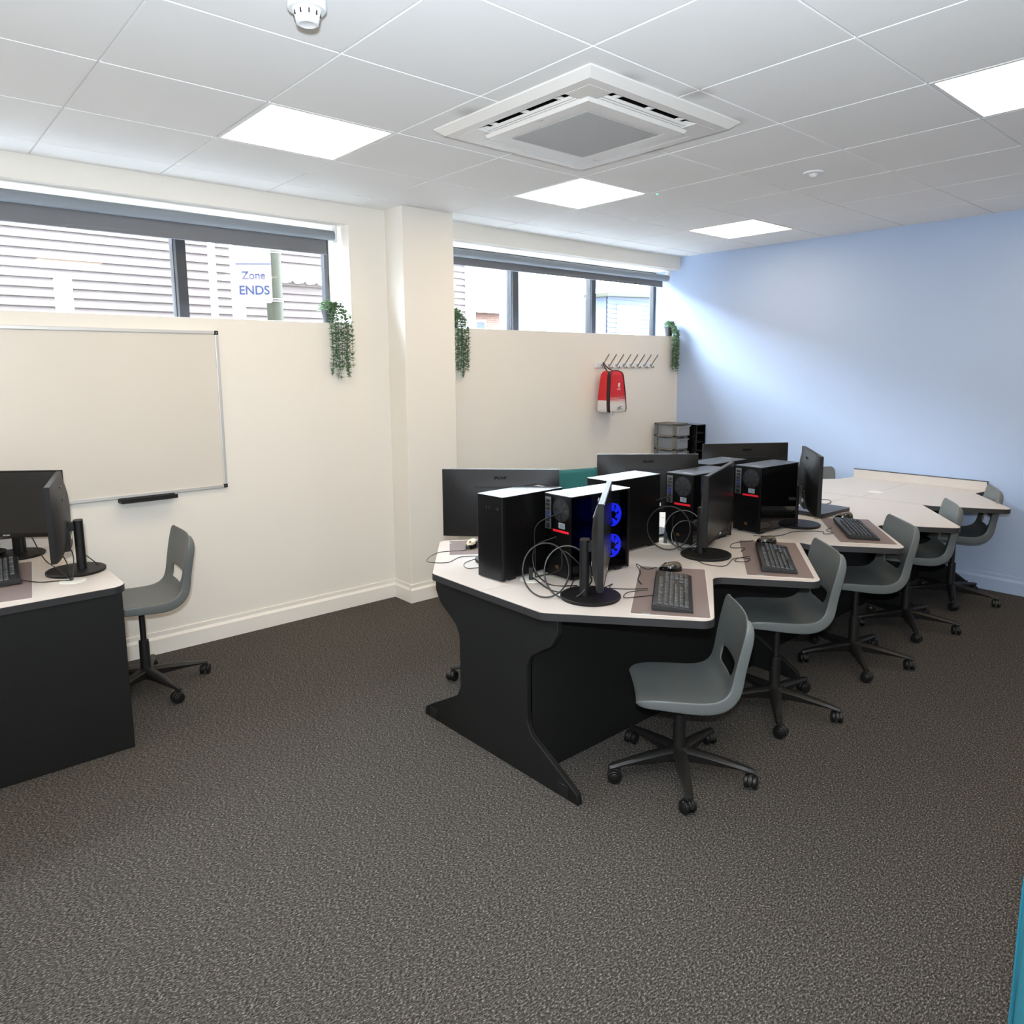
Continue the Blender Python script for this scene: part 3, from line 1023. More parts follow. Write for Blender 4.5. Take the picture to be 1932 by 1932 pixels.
pod_desk('computer_desk', 'middle dark panelled computer desk with light grey zigzag top', near2, far2, 1.022, 2.587,
         [0, 0.05, 0.045, 0.05, 0], [0, 0.05, 0.045, 0.05, 0], [(2.572, 1.0)],
         [(1.03, 2.555, 0.31), (1.03, 2.555, 0.60)], [], c2)
near3 = [(2.593, -0.055), (2.822, -0.455), (3.325, -0.085), (3.500, -0.110)]
far3 = [(2.593, 0.86), (2.82, 1.235), (3.320, 0.885), (3.500, 0.86)]
t_ = pod_desk('computer_desk', 'empty end desk with grey top and upstand against the blue wall', near3, far3, 2.593, 3.500,
         [0, 0.05, 0.04, 0], [0, 0.05, 0.04, 0], [(3.462, 0.9)],
         [(2.60, 3.44, 0.30), (2.60, 3.44, 0.52)], [(2.855, 0.415)], c3)
g = G(); g.box(3.478 - 2.593, 3.497 - 2.593, -0.11 - c3, 0.85 - c3, 0.7305, 0.797); o = g.build('upstand', 'laminate', t_, smooth=False)
g = G(); g.box(3.476 - 2.593, 3.499 - 2.593, -0.112 - c3, 0.852 - c3, 0.797, 0.801)
g.box(3.476 - 2.593, 3.499 - 2.593, -0.1135 - c3, -0.11 - c3, 0.7305, 0.797)
g.build('upstand_edging', 'edge_band', o, smooth=False)

# left desk against the window wall
poly = [(-3.35, 1.575), (-1.765, 1.575), (-1.765, 2.04), (-1.87, 2.20), (-1.87, 2.64), (-3.35, 2.64)]
LX, LY = -2.6, 2.1
t_ = thing('computer_desk', 'dark panelled desk at left below the whiteboard', 'desk', (LX, LY, 0))
lp = rounded([(a - LX, b_ - LY) for a, b_ in poly], [0, 0.06, 0.03, 0.03, 0, 0])
g = G(); g.prism(lp, 0.700, 0.7285); g.build('edge_band', 'edge_band', t_, sharp=50)
g = G(); g.prism(inset(lp, 0.0018), 0.7283, 0.7305); g.build('tabletop', 'laminate', t_, smooth=False)
g = G(); g.box(-3.30 - LX, -1.785 - LX, 1.588 - LY, 1.612 - LY, 0, 0.700); g.build('end_panel', 'desk_panel', t_, smooth=False, bevel=0.002)
g = G(); g.box(-2.06 - LX, -2.04 - LX, 1.62 - LY, 2.60 - LY, 0, 0.700); g.build('modesty_panel', 'desk_panel', t_, smooth=False)
g = G(); g.box(-3.35 - LX, -1.88 - LX, 2.622 - LY, 2.64 - LY, 0.7305, 0.797); o = g.build('upstand', 'laminate', t_, smooth=False)
g = G(); g.box(-3.35 - LX, -1.88 - LX, 2.620 - LY, 2.642 - LY, 0.797, 0.801); g.build('upstand_edging', 'edge_band', o, smooth=False)
g = G(); g.lathe([(0.052, 0.7302), (0.052, 0.7325), (0.048, 0.7335)], (-1.925 - LX, 1.80 - LY, 0), 28); g.build('cable_grommet', 'grommet_white', t_)

# ------------------------------------------------------------------ chair
def make_chair(label, group):
    t_ = thing('swivel_chair', label, 'chair', (0, 0, 0), 0, group)
    P_ = [(0.192, -0.020), (0.180, -0.006), (0.150, 0.002), (0.10, 0.004), (0.05, 0.002), (0.0, 0.0), (-0.05, -0.002), (-0.09, 0.0), (-0.122, 0.009), (-0.143, 0.024),
          (-0.156, 0.044), (-0.163, 0.068), (-0.168, 0.095), (-0.173, 0.125), (-0.179, 0.160), (-0.186, 0.195), (-0.193, 0.23), (-0.200, 0.262), (-0.206, 0.29), (-0.209, 0.308), (-0.212, 0.318)]
    hw = [0.150, 0.168, 0.178, 0.184, 0.188, 0.190, 0.190, 0.188, 0.186, 0.183, 0.180, 0.178, 0.178, 0.180, 0.184, 0.188, 0.190, 0.190, 0.186, 0.176, 0.155]
    fl = [0.018, 0.028, 0.034, 0.038, 0.041, 0.044, 0.046, 0.048, 0.048, 0.046, 0.044, 0.042, 0.040, 0.039, 0.038, 0.037, 0.036, 0.034, 0.028, 0.020, 0.012]
    V = [-1, -0.975, -0.75, -0.58, -0.3, 0, 0.3, 0.58, 0.75, 0.975, 1]
    nU = len(P_)
    vs = []
    nC = len(V) + 4
    for i, (x, z) in enumerate(P_):
        a = Vector(P_[max(i - 1, 0)]); c = Vector(P_[min(i + 1, nU - 1)])
        d = (c - a).normalized()            # runs front -> back -> up
        nrm = Vector((d.y, -d.x))           # sitting side
        if nrm.dot(Vector((1, 1))) < 0:
            nrm = -nrm
        back = min(1, max(0, (i - 8) / 5))
        row = []
        for v in V:
            vv = v
            if 10 <= i <= 12 and abs(v) <= 0.58:
                vv = v * (0.70 + 0.15 * (i - 10))
            dep = (1 - v * v)
            off = -dep * (0.010 * (1 - back) + 0.022 * back)
            row.append((x + nrm.x * off, vv * hw[i], z + nrm.y * off))
        def fl_pt(s_, k):
            out = 0.0012 if k == 0 else 0.001
            dd_ = 0.0022 if k == 0 else fl[i]
            return (x - nrm.x * dd_, s_ * (hw[i] + out), z - nrm.y * dd_)
        row = [fl_pt(-1, 1), fl_pt(-1, 0)] + row + [fl_pt(1, 0), fl_pt(1, 1)]
        vs += row
    fs = []
    for i in range(nU - 1):
        for k in range(nC - 1):
            if 11 <= i <= 12 and 5 <= k <= 8:
                continue
            fs.append((i * nC + k, i * nC + k + 1, (i + 1) * nC + k + 1, (i + 1) * nC + k))
    g = G(); g.add(vs, fs)
    o = g.build('seat_shell', 'chair_grey', t_, sharp=80)
    md = o.modifiers.new('thick', 'SOLIDIFY'); md.thickness = 0.007; md.offset = 0
    md = o.modifiers.new('sub', 'SUBSURF'); md.levels = 1; md.render_levels = 2
    o.location = (0, 0, 0.385)
    g = G(); g.cyl((0, 0, 0), (0, 0, 1), 0.0145, 20); o = g.build('gas_column', 'chair_black', t_)
    g = G(); g.box(-0.09, 0.09, -0.07, 0.07, -0.045, -0.020); g.lathe([(0.028, -0.075), (0.034, -0.045)], n=20); g.build('seat_plate', 'chair_black', t_, bevel=0.004).location = (0, 0, 0.385)
    g = G(); g.cyl((0, 0, 0.10), (0, 0, 0.262), 0.025, 24, 0.0235); g.build('column_sleeve', 'chair_black', t_, bevel=0.002)
    g = G(); g.lathe([(0.036, 0.062), (0.042, 0.070), (0.042, 0.108), (0.030, 0.116)], n=28); g.build('hub', 'chair_black', t_)
    arm_me = None
    for k in range(5):
        if arm_me is None:
            g = G()
            st = [(0.030, 0.028, 0.066, 0.112), (0.10, 0.026, 0.068, 0.106), (0.18, 0.022, 0.068, 0.094), (0.25, 0.018, 0.066, 0.083), (0.285, 0.016, 0.062, 0.076), (0.300, 0.011, 0.062, 0.072)]
            vs = []
            for x, hwid, z0, z1 in st:
                vs += [(x, -hwid * 0.75, z0), (x, hwid * 0.75, z0), (x, hwid, z1 - 0.010), (x, hwid * 0.6, z1), (x, -hwid * 0.6, z1), (x, -hwid, z1 - 0.010)]
            fs = []
            for i in range(len(st) - 1):
                for q in range(6):
                    fs.append((i * 6 + q, i * 6 + (q + 1) % 6, (i + 1) * 6 + (q + 1) % 6, (i + 1) * 6 + q))
            fs += [tuple(range(6)), tuple(range(30, 36))]
            g.add(vs, fs)
            o = g.build('base_arm', 'chair_black', t_, sharp=50)
            arm_me = o.data
            # caster
            g = G()
            g.cyl((0, 0, 0.045), (0, 0, 0.064), 0.010, 14)
            hood = [(0.030 * math.cos(a) + 0.008, 0.029 + 0.030 * math.sin(a)) for a in [PI * q / 10 - 0.25 for q in range(12)]]
            g.prism(hood, -0.008, 0.008, 'xz')
            g.mi = 1
            for s_ in (-1, 1):
                y0, y1 = (0.009, 0.023) if s_ > 0 else (-0.023, -0.009)
                g.cyl((0.008, y0, 0.0272), (0.008, y1, 0.0272), 0.027, 26)
                g.cyl((0.008, y1 if s_ > 0 else y0, 0.0272), (0.008, (y1 + 0.003) if s_ > 0 else (y0 - 0.003), 0.0272), 0.020, 22, 0.014)
            cst = g.build('caster', ['chair_black', 'wheel_black'], o, bevel=0.002)
            cst.location = (0.285, 0, 0)
            cst_me = cst
        else:
            o = bpy.data.objects.new('base_arm', arm_me)
            COL.objects.link(o); o.parent = t_
            cst = cst_me.copy(); COL.objects.link(cst); cst.parent = o
        o.rotation_euler = (0, 0, 2 * PI * k / 5)
        cst.rotation_euler = (0, 0, 0.9 * k + 1.0)
    return t_
CH = make_chair('grey moulded swivel chair nearest the camera, lowest seat', 'grey swivel chairs along the right side of the desks')
def set_chair(t_, x, y, face, base, seat):
    t_.location = (x, y, 0)
    t_.rotation_euler = (0, 0, R(face))
    for o in kids(t_, 'seat_shell') + kids(t_, 'seat_plate'):
        o.location.z = seat
    for o in kids(t_, 'gas_column'):
        o.location.z = 0.24
        o.scale.z = seat - 0.24 - 0.03
    for k, o in enumerate(kids(t_, 'base_arm')):
        o.rotation_euler.z = R(base - face + 72 * k)
NG = 'grey swivel chairs along the right side of the desks'
chairs = [
    (0.612, -0.091, 135, 214, 0.490, 'second grey swivel chair from the camera at the nearest desk', NG),
    (1.472, -0.083, 133, 217, 0.490, 'third grey swivel chair, middle of the right-hand row of five', NG),
    (2.265, -0.058, 121, 212.5, 0.490, 'fourth grey swivel chair, next to last before blue wall', NG),
    (3.075, -0.050, 117, 201.5, 0.490, 'farthest right-hand grey swivel chair, close to the blue wall', NG),
    (-1.575, 2.195, 176, -3, 0.490, 'grey swivel chair pulled up to the left desk under whiteboard', None),
    (3.16, 0.985, 224, 20, 0.490, 'grey swivel chair at far side of the empty end desk', None),
    (-0.130, 1.020, 225, 136.7, 0.385, 'chair behind the desk end panel, only its caster showing', None)]
cl = [dup(CH, label=c[5]) for c in chairs]
set_chair(CH, -0.192, -0.125, 135, 8, 0.385)
for o, c in zip(cl, chairs):
    set_chair(o, c[0], c[1], c[2], c[3], c[4])
    if c[6] is None and 'group' in o:
        del o['group']

# ------------------------------------------------------------------ monitors (local: +Y screen side, z from desk)
MW, MH = 0.555, 0.322
def make_monitor(label, group):
    t_ = thing('monitor', label, 'monitor', (0, 0, 0), 0, group)
    zt = 0.428
    zb = zt - MH
    # housing with bulged back
    hw = MW / 2
    g = G()
    nx, nz = 14, 10
    vs = []
    for j in range(nz + 1):
        for i in range(nx + 1):
            u = -1 + 2 * i / nx; v = -1 + 2 * j / nz
            bulge = 0.034 * (1 - u ** 4) ** 0.8 * (1 - abs(v + 0.12) ** 3 if abs(v + 0.12) < 1 else 0) ** 0.8
            vs.append((u * hw, -0.010 - bulge, zb + (v + 1) / 2 * MH))
    fs = [(j * (nx + 1) + i, j * (nx + 1) + i + 1, (j + 1) * (nx + 1) + i + 1, (j + 1) * (nx + 1) + i) for j in range(nz) for i in range(nx)]
    b0 = len(vs)
    def idx(i, j): return j * (nx + 1) + i
    border = [idx(i, 0) for i in range(nx)] + [idx(nx, j) for j in range(nz)] + [idx(i, nz) for i in range(nx, 0, -1)] + [idx(0, j) for j in range(nz, 0, -1)]
    for q in border:
        v = vs[q]
        vs.append((v[0], 0.010, v[2]))
    n = len(border)
    for k in range(n):
        fs.append((border[k], border[(k + 1) % n], b0 + (k + 1) % n, b0 + k))
    fs.append(tuple(b0 + k for k in range(n)))
    g.add(vs, fs)
    g.build('housing', 'monitor_black', t_, sharp=50)
    g = G(); g.box(-hw + 0.006, hw - 0.006, 0.0100, 0.0112, zb + 0.020, zt - 0.006); g.build('screen', 'screen_black', t_, smooth=False)
    g = G(); g.box(-0.125, 0.125, -0.0395, -0.034, zb + 0.236, zb + 0.245)
    g.build('vent_strip', 'matt_black', t_, smooth=False)
    g = G(); g.box(-0.085, 0.085, -0.0465, -0.026, zb + 0.006, zb + 0.105); o = g.build('connector_cover', 'monitor_black', t_, bevel=0.002)
    g = G(); g.box(0.020, 0.070, -0.0480, -0.0465, zb + 0.040, zb + 0.058); g.build('rating_label', 'label_white', o, smooth=False)
    g = G(); g.prism(rounded([(-0.028, -0.098), (0.028, -0.098), (0.028, -0.060), (-0.028, -0.060)], 0.015), 0.012, 0.235)
    g.box(-0.022, 0.022, -0.075, -0.038, zb + 0.085, 0.226)
    g.build('stand_post', 'monitor_black', t_, sharp=50)
    g = G(); g.lathe([(0.118, 0.0), (0.120, 0.003), (0.120, 0.010), (0.116, 0.013), (0.04, 0.0135)], (0, -0.055, 0), 48); g.build('stand_base', 'monitor_black', t_)
    # PHILIPS on the back, mirrored orientation so it reads from behind
    text_mesh('back_lettering', 'PHILIPS', 0.018, 'logo_dark', t_, Matrix.Translation((0, -0.0262, zb + 0.283)) @ Matrix.Rotation(PI, 4, 'Z') @ Matrix.Rotation(PI / 2 - 0.12, 4, 'X'), 0.002)
    text_mesh('front_lettering', 'PHILIPS', 0.010, 'legend_white', t_, Matrix.Translation((0, 0.0105, zb + 0.010)) @ Matrix.Rotation(PI, 4, 'Z') @ Matrix.Rotation(PI / 2, 4, 'X'), 0.0004)
    for c in kids(t_, 'front_lettering'):
        c.data.transform(Matrix.Rotation(PI, 4, 'Z'))
        c.data.transform(Matrix.Translation((0, 0.021, 0)))
    return t_
FG = 'black monitors seen from behind on the far side of the desks'
MO = make_monitor('black monitor seen from behind, back nearest the white pillar', FG)
DZ = 0.7312
def place(o, x, y, face, z=DZ):
    # face: compass angle (deg) the screen looks towards
    o.location = (x, y, z)
    o.rotation_euler = (0, 0, R(face - 90))
    return o
mons = [
    (0.670, 0.750, 48, 'black monitor seen from behind, middle one of the far row', FG),
    (1.560, 0.690, 56, 'black monitor seen from behind in front of the blue wall', FG),
    (-0.412, 0.090, -51.5, 'black monitor seen edge-on beside the coiled cable, nearest keyboard', None),
    (0.460, 0.150, -69.0, 'black monitor turned with dark screen showing, second of near row', None),
    (1.440, 0.195, -53.3, 'black monitor seen from behind beside the closed laptop', None),
    (-1.935, 1.978, 166, 'black monitor seen from behind near corner of the left desk', None),
    (-2.070, 2.450, -128, 'black monitor with dark screen cut by left edge of photo', None)]
ml = []
for x, y, f, lb, gp in mons:
    o = dup(MO, label=lb, group=gp)
    if gp is None and 'group' in o:
        del o['group']
    place(o, x, y, f)
    ml.append(o)
place(MO, -0.305, 0.848, 45)

# ------------------------------------------------------------------ computer towers (local: +X front, footprint centred, z from desk)
def make_tower(label, glass_side, lit=False, fmat='steel_black'):
    """+X = front panel, -X = back; glass panel on the given Y side"""
    t_ = thing('computer_tower', label, 'computer', (0, 0, 0), 0, 'black computer towers down the middle of the desks')
    L, W_, H = 0.178, 0.0825, 0.366
    gy = glass_side * W_
    g = G()
    if lit:
        # open carcass: floor, roof, back, front and far wall
        g.box(-L, L, -W_, W_, 0.012, 0.030)
        g.box(-L, L, -W_, W_, H - 0.012, H - 0.002)
        g.box(-L, -L + 0.012, -W_, W_, 0.03, H - 0.01)
        g.box(L - 0.020, L, -W_, W_, 0.03, H - 0.01)
        g.box(-L, L, min(-gy, -gy + glass_side * 0.07), max(-gy, -gy + glass_side * 0.07), 0.03, H - 0.01)
    else:
        g.box(-L, L, -W_, W_, 0.012, H - 0.002)
    g.build('case', 'case_black', t_, smooth=False, bevel=0.0015)
    g = G(); g.box(-L, L + 0.004, -W_ - 0.001, W_ + 0.001, H - 0.002, H + 0.001); g.build('top_panel', 'steel_black', t_, smooth=False, bevel=0.001)
    g = G(); g.box(-L + 0.03, -L + 0.055, -0.045, 0.005, H + 0.001, H + 0.002); g.build('sticker', 'label_grey', t_, smooth=False)
    g = G(); g.box(-L + 0.006, L - 0.012, min(gy, gy + glass_side * 0.004), max(gy, gy + glass_side * 0.004), 0.02, H - 0.006)
    g.build('glass_panel', 'case_glass' if lit else 'gloss_black', t_, smooth=False)
    g = G(); g.prism(rounded([(L + 0.001, -W_), (L + 0.016, -W_ + 0.004), (L + 0.016, W_ - 0.004), (L + 0.001, W_)], [0, 0.012, 0.012, 0]), 0.006, H + 0.001); fp = g.build('front_panel', 'front_black', t_, sharp=50)
    for y in (-0.018, 0.0):
        g = G(); g.box(L + 0.016, L + 0.0172, y - 0.002, y + 0.002, H - 0.058, H - 0.044); g.build('usb_port', 'mesh_steel', fp, smooth=False)
    g = G(); g.cyl((L + 0.0155, 0.052, H - 0.052), (L + 0.0178, 0.052, H - 0.052), 0.006, 16); g.build('power_button', 'mesh_steel', fp)
    # back details
    bx = -L
    sgn = 1
    y_io = -glass_side * 0.058
    g = G(); g.box(bx - 0.0015, bx, y_io - 0.018, y_io + 0.018, 0.212, 0.352); io = g.build('io_shield', 'steel', t_, smooth=False)
    rnd = random.Random(5)
    for zz, mt_ in ((0.335, 'dark_slot'), (0.318, 'dark_slot'), (0.300, 'mesh_steel'), (0.283, 'blue_plug'), (0.266, 'blue_plug'), (0.250, 'dark_slot'), (0.232, 'mesh_steel'), (0.222, 'matt_black')):
        g = G(); g.box(bx - 0.004, bx - 0.0015, y_io - 0.012, y_io + 0.010, zz - 0.006, zz + 0.006); g.build('port', mt_, io, smooth=False)
    # rear fan: dark disc, mesh sectors and hub
    fy, fz = glass_side * 0.022, 0.302
    g = G(); g.cyl((bx - 0.001, fy, fz), (bx, fy, fz), 0.051, 32)
    g.mi = 1
    for k in range(7):
        a0 = 2 * PI * k / 7 + 0.2
        pts = [(0.018, a0), (0.046, a0 + 0.12), (0.046, a0 + 0.50), (0.018, a0 + 0.42)]
        pp = [(fy + r_ * math.cos(a), fz + r_ * math.sin(a)) for r_, a in pts]
        g.prism(pp, bx - 0.0022, bx - 0.0008, 'yz')
    g.mi = 2
    for k in range(12):
        for r_ in (0.022, 0.032, 0.042):
            a = k * PI / 6 + r_ * 20
            g.cyl((bx - 0.003, fy + r_ * math.cos(a), fz + r_ * math.sin(a)), (bx - 0.002, fy + r_ * math.cos(a), fz + r_ * math.sin(a)), 0.0022, 6)
    g.cyl((bx - 0.003, fy, fz), (bx - 0.001, fy, fz), 0.016, 20)
    g.build('fan_grille', ['matt_black', 'mesh_steel', 'dark_slot'], t_, smooth=False)
    g = G(); g.box(bx - 0.001, bx, fy - 0.024, fy + 0.014, 0.224, 0.248); lb_ = g.build('rating_label', 'label_grey', t_, smooth=False)
    g = G()
    for k in range(4):
        g.box(bx - 0.0014, bx - 0.001, fy - 0.021, fy + 0.011 - 0.008 * (k % 2), 0.227 + k * 0.005, 0.2285 + k * 0.005)
    g.build('label_print', 'matt_black', lb_, smooth=False)
    g = G(); g.box(bx - 0.001, bx, fy - 0.048, fy + 0.050, 0.206, 0.216); g.build('warning_strip', 'red_tape', t_, smooth=False)
    g = G()
    for k in range(5):
        g.box(bx - 0.0012, bx, -0.050, 0.045, 0.115 + k * 0.013, 0.123 + k * 0.013)
    g.build('slot_covers', 'front_black', t_, smooth=False)
    g = G(); g.box(bx - 0.0015, bx, -0.060, 0.060, 0.022, 0.100); ps = g.build('power_supply', 'front_black', t_, smooth=False)
    g = G(); g.box(bx - 0.003, bx - 0.0015, -0.010, 0.010, 0.045, 0.060); g.build('socket', 'orange_plug', ps, smooth=False)
    for sx in (-1, 1):
        for sy in (-1, 1):
            g = G(); g.box(sx * 0.13 - 0.02, sx * 0.13 + 0.02, sy * 0.06 - 0.012, sy * 0.06 + 0.012, 0, 0.012); g.build('foot', 'matt_black', t_, smooth=False)
    if lit:
        for fz2 in (0.255, 0.115):
            g = G()
            fx2, yy = L - 0.085, gy - glass_side * 0.012
            R_ = 0.052
            ri = [(R_, 0), (R_, 0.01)]
            n = 32
            # glowing ring plus seven blades
            for k in range(n):
                a, c = 2 * PI * k / n, 2 * PI * (k + 1) / n
                g.add([(fx2 + q * math.cos(w_), yy - glass_side * dq, fz2 + q * math.sin(w_)) for w_ in (a, c) for q in (R_ - 0.006, R_) for dq in (0, 0.01)],
                      [(0, 1, 3, 2), (4, 6, 7, 5), (0, 2, 6, 4), (1, 5, 7, 3), (0, 4, 5, 1), (2, 3, 7, 6)])
            for k in range(7):
                a0 = 2 * PI * k / 7
                pts = [(0.016, a0), (R_ - 0.008, a0 + 0.35), (R_ - 0.008, a0 + 0.95), (0.016, a0 + 0.55)]
                g.prism([(fx2 + r_ * math.cos(a), fz2 + r_ * math.sin(a)) for r_, a in pts], yy - glass_side * 0.008, yy - glass_side * 0.005, 'xz')
            g.mi = 1
            g.cyl((fx2, yy, fz2), (fx2, yy - glass_side * 0.012, fz2), 0.016, 20)
            g.build('case_fan', ['fan_blue', 'matt_black'], t_)
    return t_
def ptower(t_, cx, cy, front_deg):
    t_.location = (cx, cy, DZ)
    t_.rotation_euler = (0, 0, R(front_deg))
    return t_
# far-row towers: front panels face -X (towards the camera side); near-row towers: backs face -X
TB = make_tower('black tower with blue lit fans behind its glass side', -1, True)
ptower(TB, -0.182, 0.402, -2)
TD = make_tower('black tower with red-striped back beside the turned monitor', -1)
ptower(TD, 0.705, 0.430, 0)
TE = dup(TD, label='black tower with red-striped back nearest the blue wall')
ptower(TE, 1.195, 0.330, -3)
TA = dup(TD, label='black tower showing its front, nearest on the light desk top')
ptower(TA, -0.388, 0.606, 180 + 3)
TC = dup(TD, label='black tower behind the blue lit one, front half hidden')
ptower(TC, 0.275, 0.575, 180)
TF = dup(TD, label='black tower mostly hidden, only its top seen between monitors')
ptower(TF, 1.115, 0.600, 180)

# ------------------------------------------------------------------ desk mats, keyboards, mice
def desk_mat(label, c, size, ang, group='brown desk mats under the keyboards'):
    t_ = thing('desk_mat', label, 'desk mat', (c[0], c[1], 0.7306), R(ang), group)
    L, W_ = size[0] / 2, size[1] / 2
    rp = rounded([(-L, -W_), (L, -W_), (L, W_), (-L, W_)], 0.012)
    g = G(); g.prism(rp, 0, 0.0012); g.build('mat_border', 'mat_edge', t_, smooth=False)
    g = G(); g.prism(inset(rp, 0.004), 0.0011, 0.0020); g.build('mat_surface', 'mat_brown', t_, smooth=False)
    g = G(); g.box(-L + 0.004, -L + 0.014, W_ - 0.075, W_ - 0.045, 0.0020, 0.0024); g.build('mat_tag', 'label_grey', t_, smooth=False)
    return t_
desk_mat('brown desk mat under the nearest keyboard', (-0.128, -0.020), (0.665, 0.295), 36.2)
desk_mat('brown desk mat under the second keyboard', (0.637, -0.041), (0.665, 0.285), 34.8)
desk_mat('brown desk mat under the keyboard beside the laptop', (1.512, -0.040), (0.640, 0.280), 35.5)
desk_mat('pale mauve desk mat behind the towers under cream mouse', (-0.13, 0.99), (0.62, 0.30), -36)
desk_mat('dark desk mat on the left desk', (-2.195, 1.99), (0.68, 0.30), -98, None)

def make_keyboard(label):
    """local: +X along the keys to the number pad, +Y away from the user"""
    t_ = thing('keyboard', label, 'keyboard', (0, 0, 0), 0, 'black full-size keyboards')
    L, W_ = 0.235, 0.076
    sideprof = [(-W_, 0.0), (-W_, 0.010), (-W_ + 0.014, 0.014), (W_ - 0.02, 0.026), (W_, 0.026), (W_, 0.006)]
    g = G(); g.prism(rounded(sideprof, [0.001, 0.004, 0.004, 0.004, 0.006, 0.001], 3), -L, L, 'yz'); g.build('keyboard_body', 'key_black', t_, sharp=45, bevel=0.002)
    def zt(y): return 0.014 + (y + W_ - 0.014) / (2 * W_ - 0.034) * 0.012
    lg = G()
    p = 0.0192
    def keys(g, x0, cols, rows, skips=(), wide=None):
        for r_ in rows:
            y = -W_ + 0.024 + r_ * p + (0.004 if r_ == 5 else 0)
            c = 0
            while c < cols:
                wdt = 1
                if wide and (r_, c) in wide:
                    wdt = wide[(r_, c)]
                if (r_, c) not in skips:
                    xa, xb = x0 + c * p + 0.0011, x0 + (c + wdt) * p - 0.0011
                    y0, y1 = y - p / 2 + 0.0011, y + p / 2 - 0.0011
                    z0, z1 = zt(y) - 0.002, zt(y) + 0.0065
                    vs = [(xa, y0, z0), (xb, y0, z0), (xb, y1, z0), (xa, y1, z0), (xa + 0.002, y0 + 0.0018, z1), (xb - 0.002, y0 + 0.0018, z1), (xb - 0.002, y1 - 0.0018, z1 + 0.0012), (xa + 0.002, y1 - 0.0018, z1 + 0.0012)]
                    g.add(vs, [(0, 1, 5, 4), (1, 2, 6, 5), (2, 3, 7, 6), (3, 0, 4, 7), (4, 5, 6, 7)])
                    if wdt < 4:
                        lx = xa + 0.0045
                        lg.add([(lx, y + 0.001, z1 + 0.0013), (lx + 0.0032, y + 0.001, z1 + 0.0013), (lx + 0.0032, y + 0.0045, z1 + 0.0015), (lx, y + 0.0045, z1 + 0.0015)], [(0, 1, 2, 3)])
                c += wdt
        return g
    xs = -L + 0.014
    g = keys(G(), xs, 15, range(5), wide={(0, 3): 6, (1, 0): 2, (1, 12): 3, (2, 13): 2, (4, 13): 2, (3, 0): 1, (0, 0): 1})
    g.build('main_keys', 'key_black', t_, smooth=False)
    g = keys(G(), xs, 15, [5], skips={(5, 1), (5, 6), (5, 11)}); g.build('function_keys', 'key_black', t_, smooth=False)
    g = keys(G(), xs + 15.4 * p, 3, [0, 1, 3, 4, 5], skips={(1, 0), (1, 2)}); g.build('cursor_keys', 'key_black', t_, smooth=False)
    g = keys(G(), xs + 18.8 * p, 4, range(5), wide={(0, 0): 2}); g.build('number_pad', 'key_black', t_, smooth=False)
    lg.build('key_legends', 'legend_white', t_, smooth=False)
    g = G()
    for s_ in (-1, 1):
        g.box(s_ * 0.19 - 0.015, s_ * 0.19 + 0.015, W_ - 0.02, W_ - 0.012, 0.0, 0.012)
    g.build('rear_feet', 'key_black', t_, smooth=False)
    return t_
KB = make_keyboard('black keyboard nearest the camera on the middle desks')
def pkey(o, x, y, ang, z=0.7329):
    o.location = (x, y, z); o.rotation_euler = (0, 0, R(ang))
K2 = dup(KB, label='black keyboard, second along the near side of desks')
K3 = dup(KB, label='black keyboard beside the closed laptop')
K4 = dup(KB, label='black keyboard on the left desk, cut by photo edge')
pkey(KB, -0.170, -0.060, 36.2); pkey(K2, 0.605, -0.068, 34); pkey(K3, 1.500, -0.045, 34.8); pkey(K4, -2.24, 2.12, 200)
K4.location = (-2.150, 2.125, 0.7329)
K4.rotation_euler = (0, 0, R(-96))

def make_mouse(label, top='mouse_bronze'):
    """local: +X nose (cable end)"""
    t_ = thing('computer_mouse', label, 'mouse', (0, 0, 0), 0, 'black corded mice')
    g = G()
    n, hN = 24, 7
    vs = []
    for j in range(hN + 1):
        q = j / hN
        for k in range(n):
            a = 2 * PI * k / n
            ca, sa = math.cos(a), math.sin(a)
            ex = 0.052 * ca; ey = 0.031 * sa * (1 - 0.12 * ca)
            s_ = math.cos(q * PI / 2) ** 0.55
            zz = 0.036 * math.sin(q * PI / 2) ** 0.9
            x = ex * s_ - 0.008 * (1 - s_)
            z = zz * (1 - 0.25 * (x / 0.052) * 0.8) if q > 0 else 0
            vs.append((x, ey * s_, z))
    fs = [(j * n + k, j * n + (k + 1) % n, (j + 1) * n + (k + 1) % n, (j + 1) * n + k) for j in range(hN) for k in range(n)]
    fs.append(tuple(range(n)))
    g.add(vs, fs)
    o = g.build('mouse_body', ['gloss_black', top], t_)
    for p in o.data.polygons:
        if p.center.z > 0.020 and abs(p.center.y) < 0.024:
            p.material_index = 1
    g = G(); g.cyl((0.022, -0.003, 0.027), (0.022, 0.003, 0.027), 0.008, 16); g.build('scroll_wheel', 'matt_black', t_)
    return t_
MS = make_mouse('black and bronze mouse above the nearest keyboard')
M2 = dup(MS, label='black and bronze mouse above the second keyboard')
M3 = dup(MS, label='black and bronze mouse by the keyboard beside the laptop')
def pm(o, x, y, a): o.location = (x, y, 0.7328); o.rotation_euler = (0, 0, R(a))
pm(MS, 0.100, 0.155, 135); pm(M2, 0.880, 0.135, 135); pm(M3, 1.775, 0.145, 130)
M4 = make_mouse('cream and black mouse behind the towers at left', 'mouse_cream')
pm(M4, -0.29, 1.10, 215)
del M4['group']

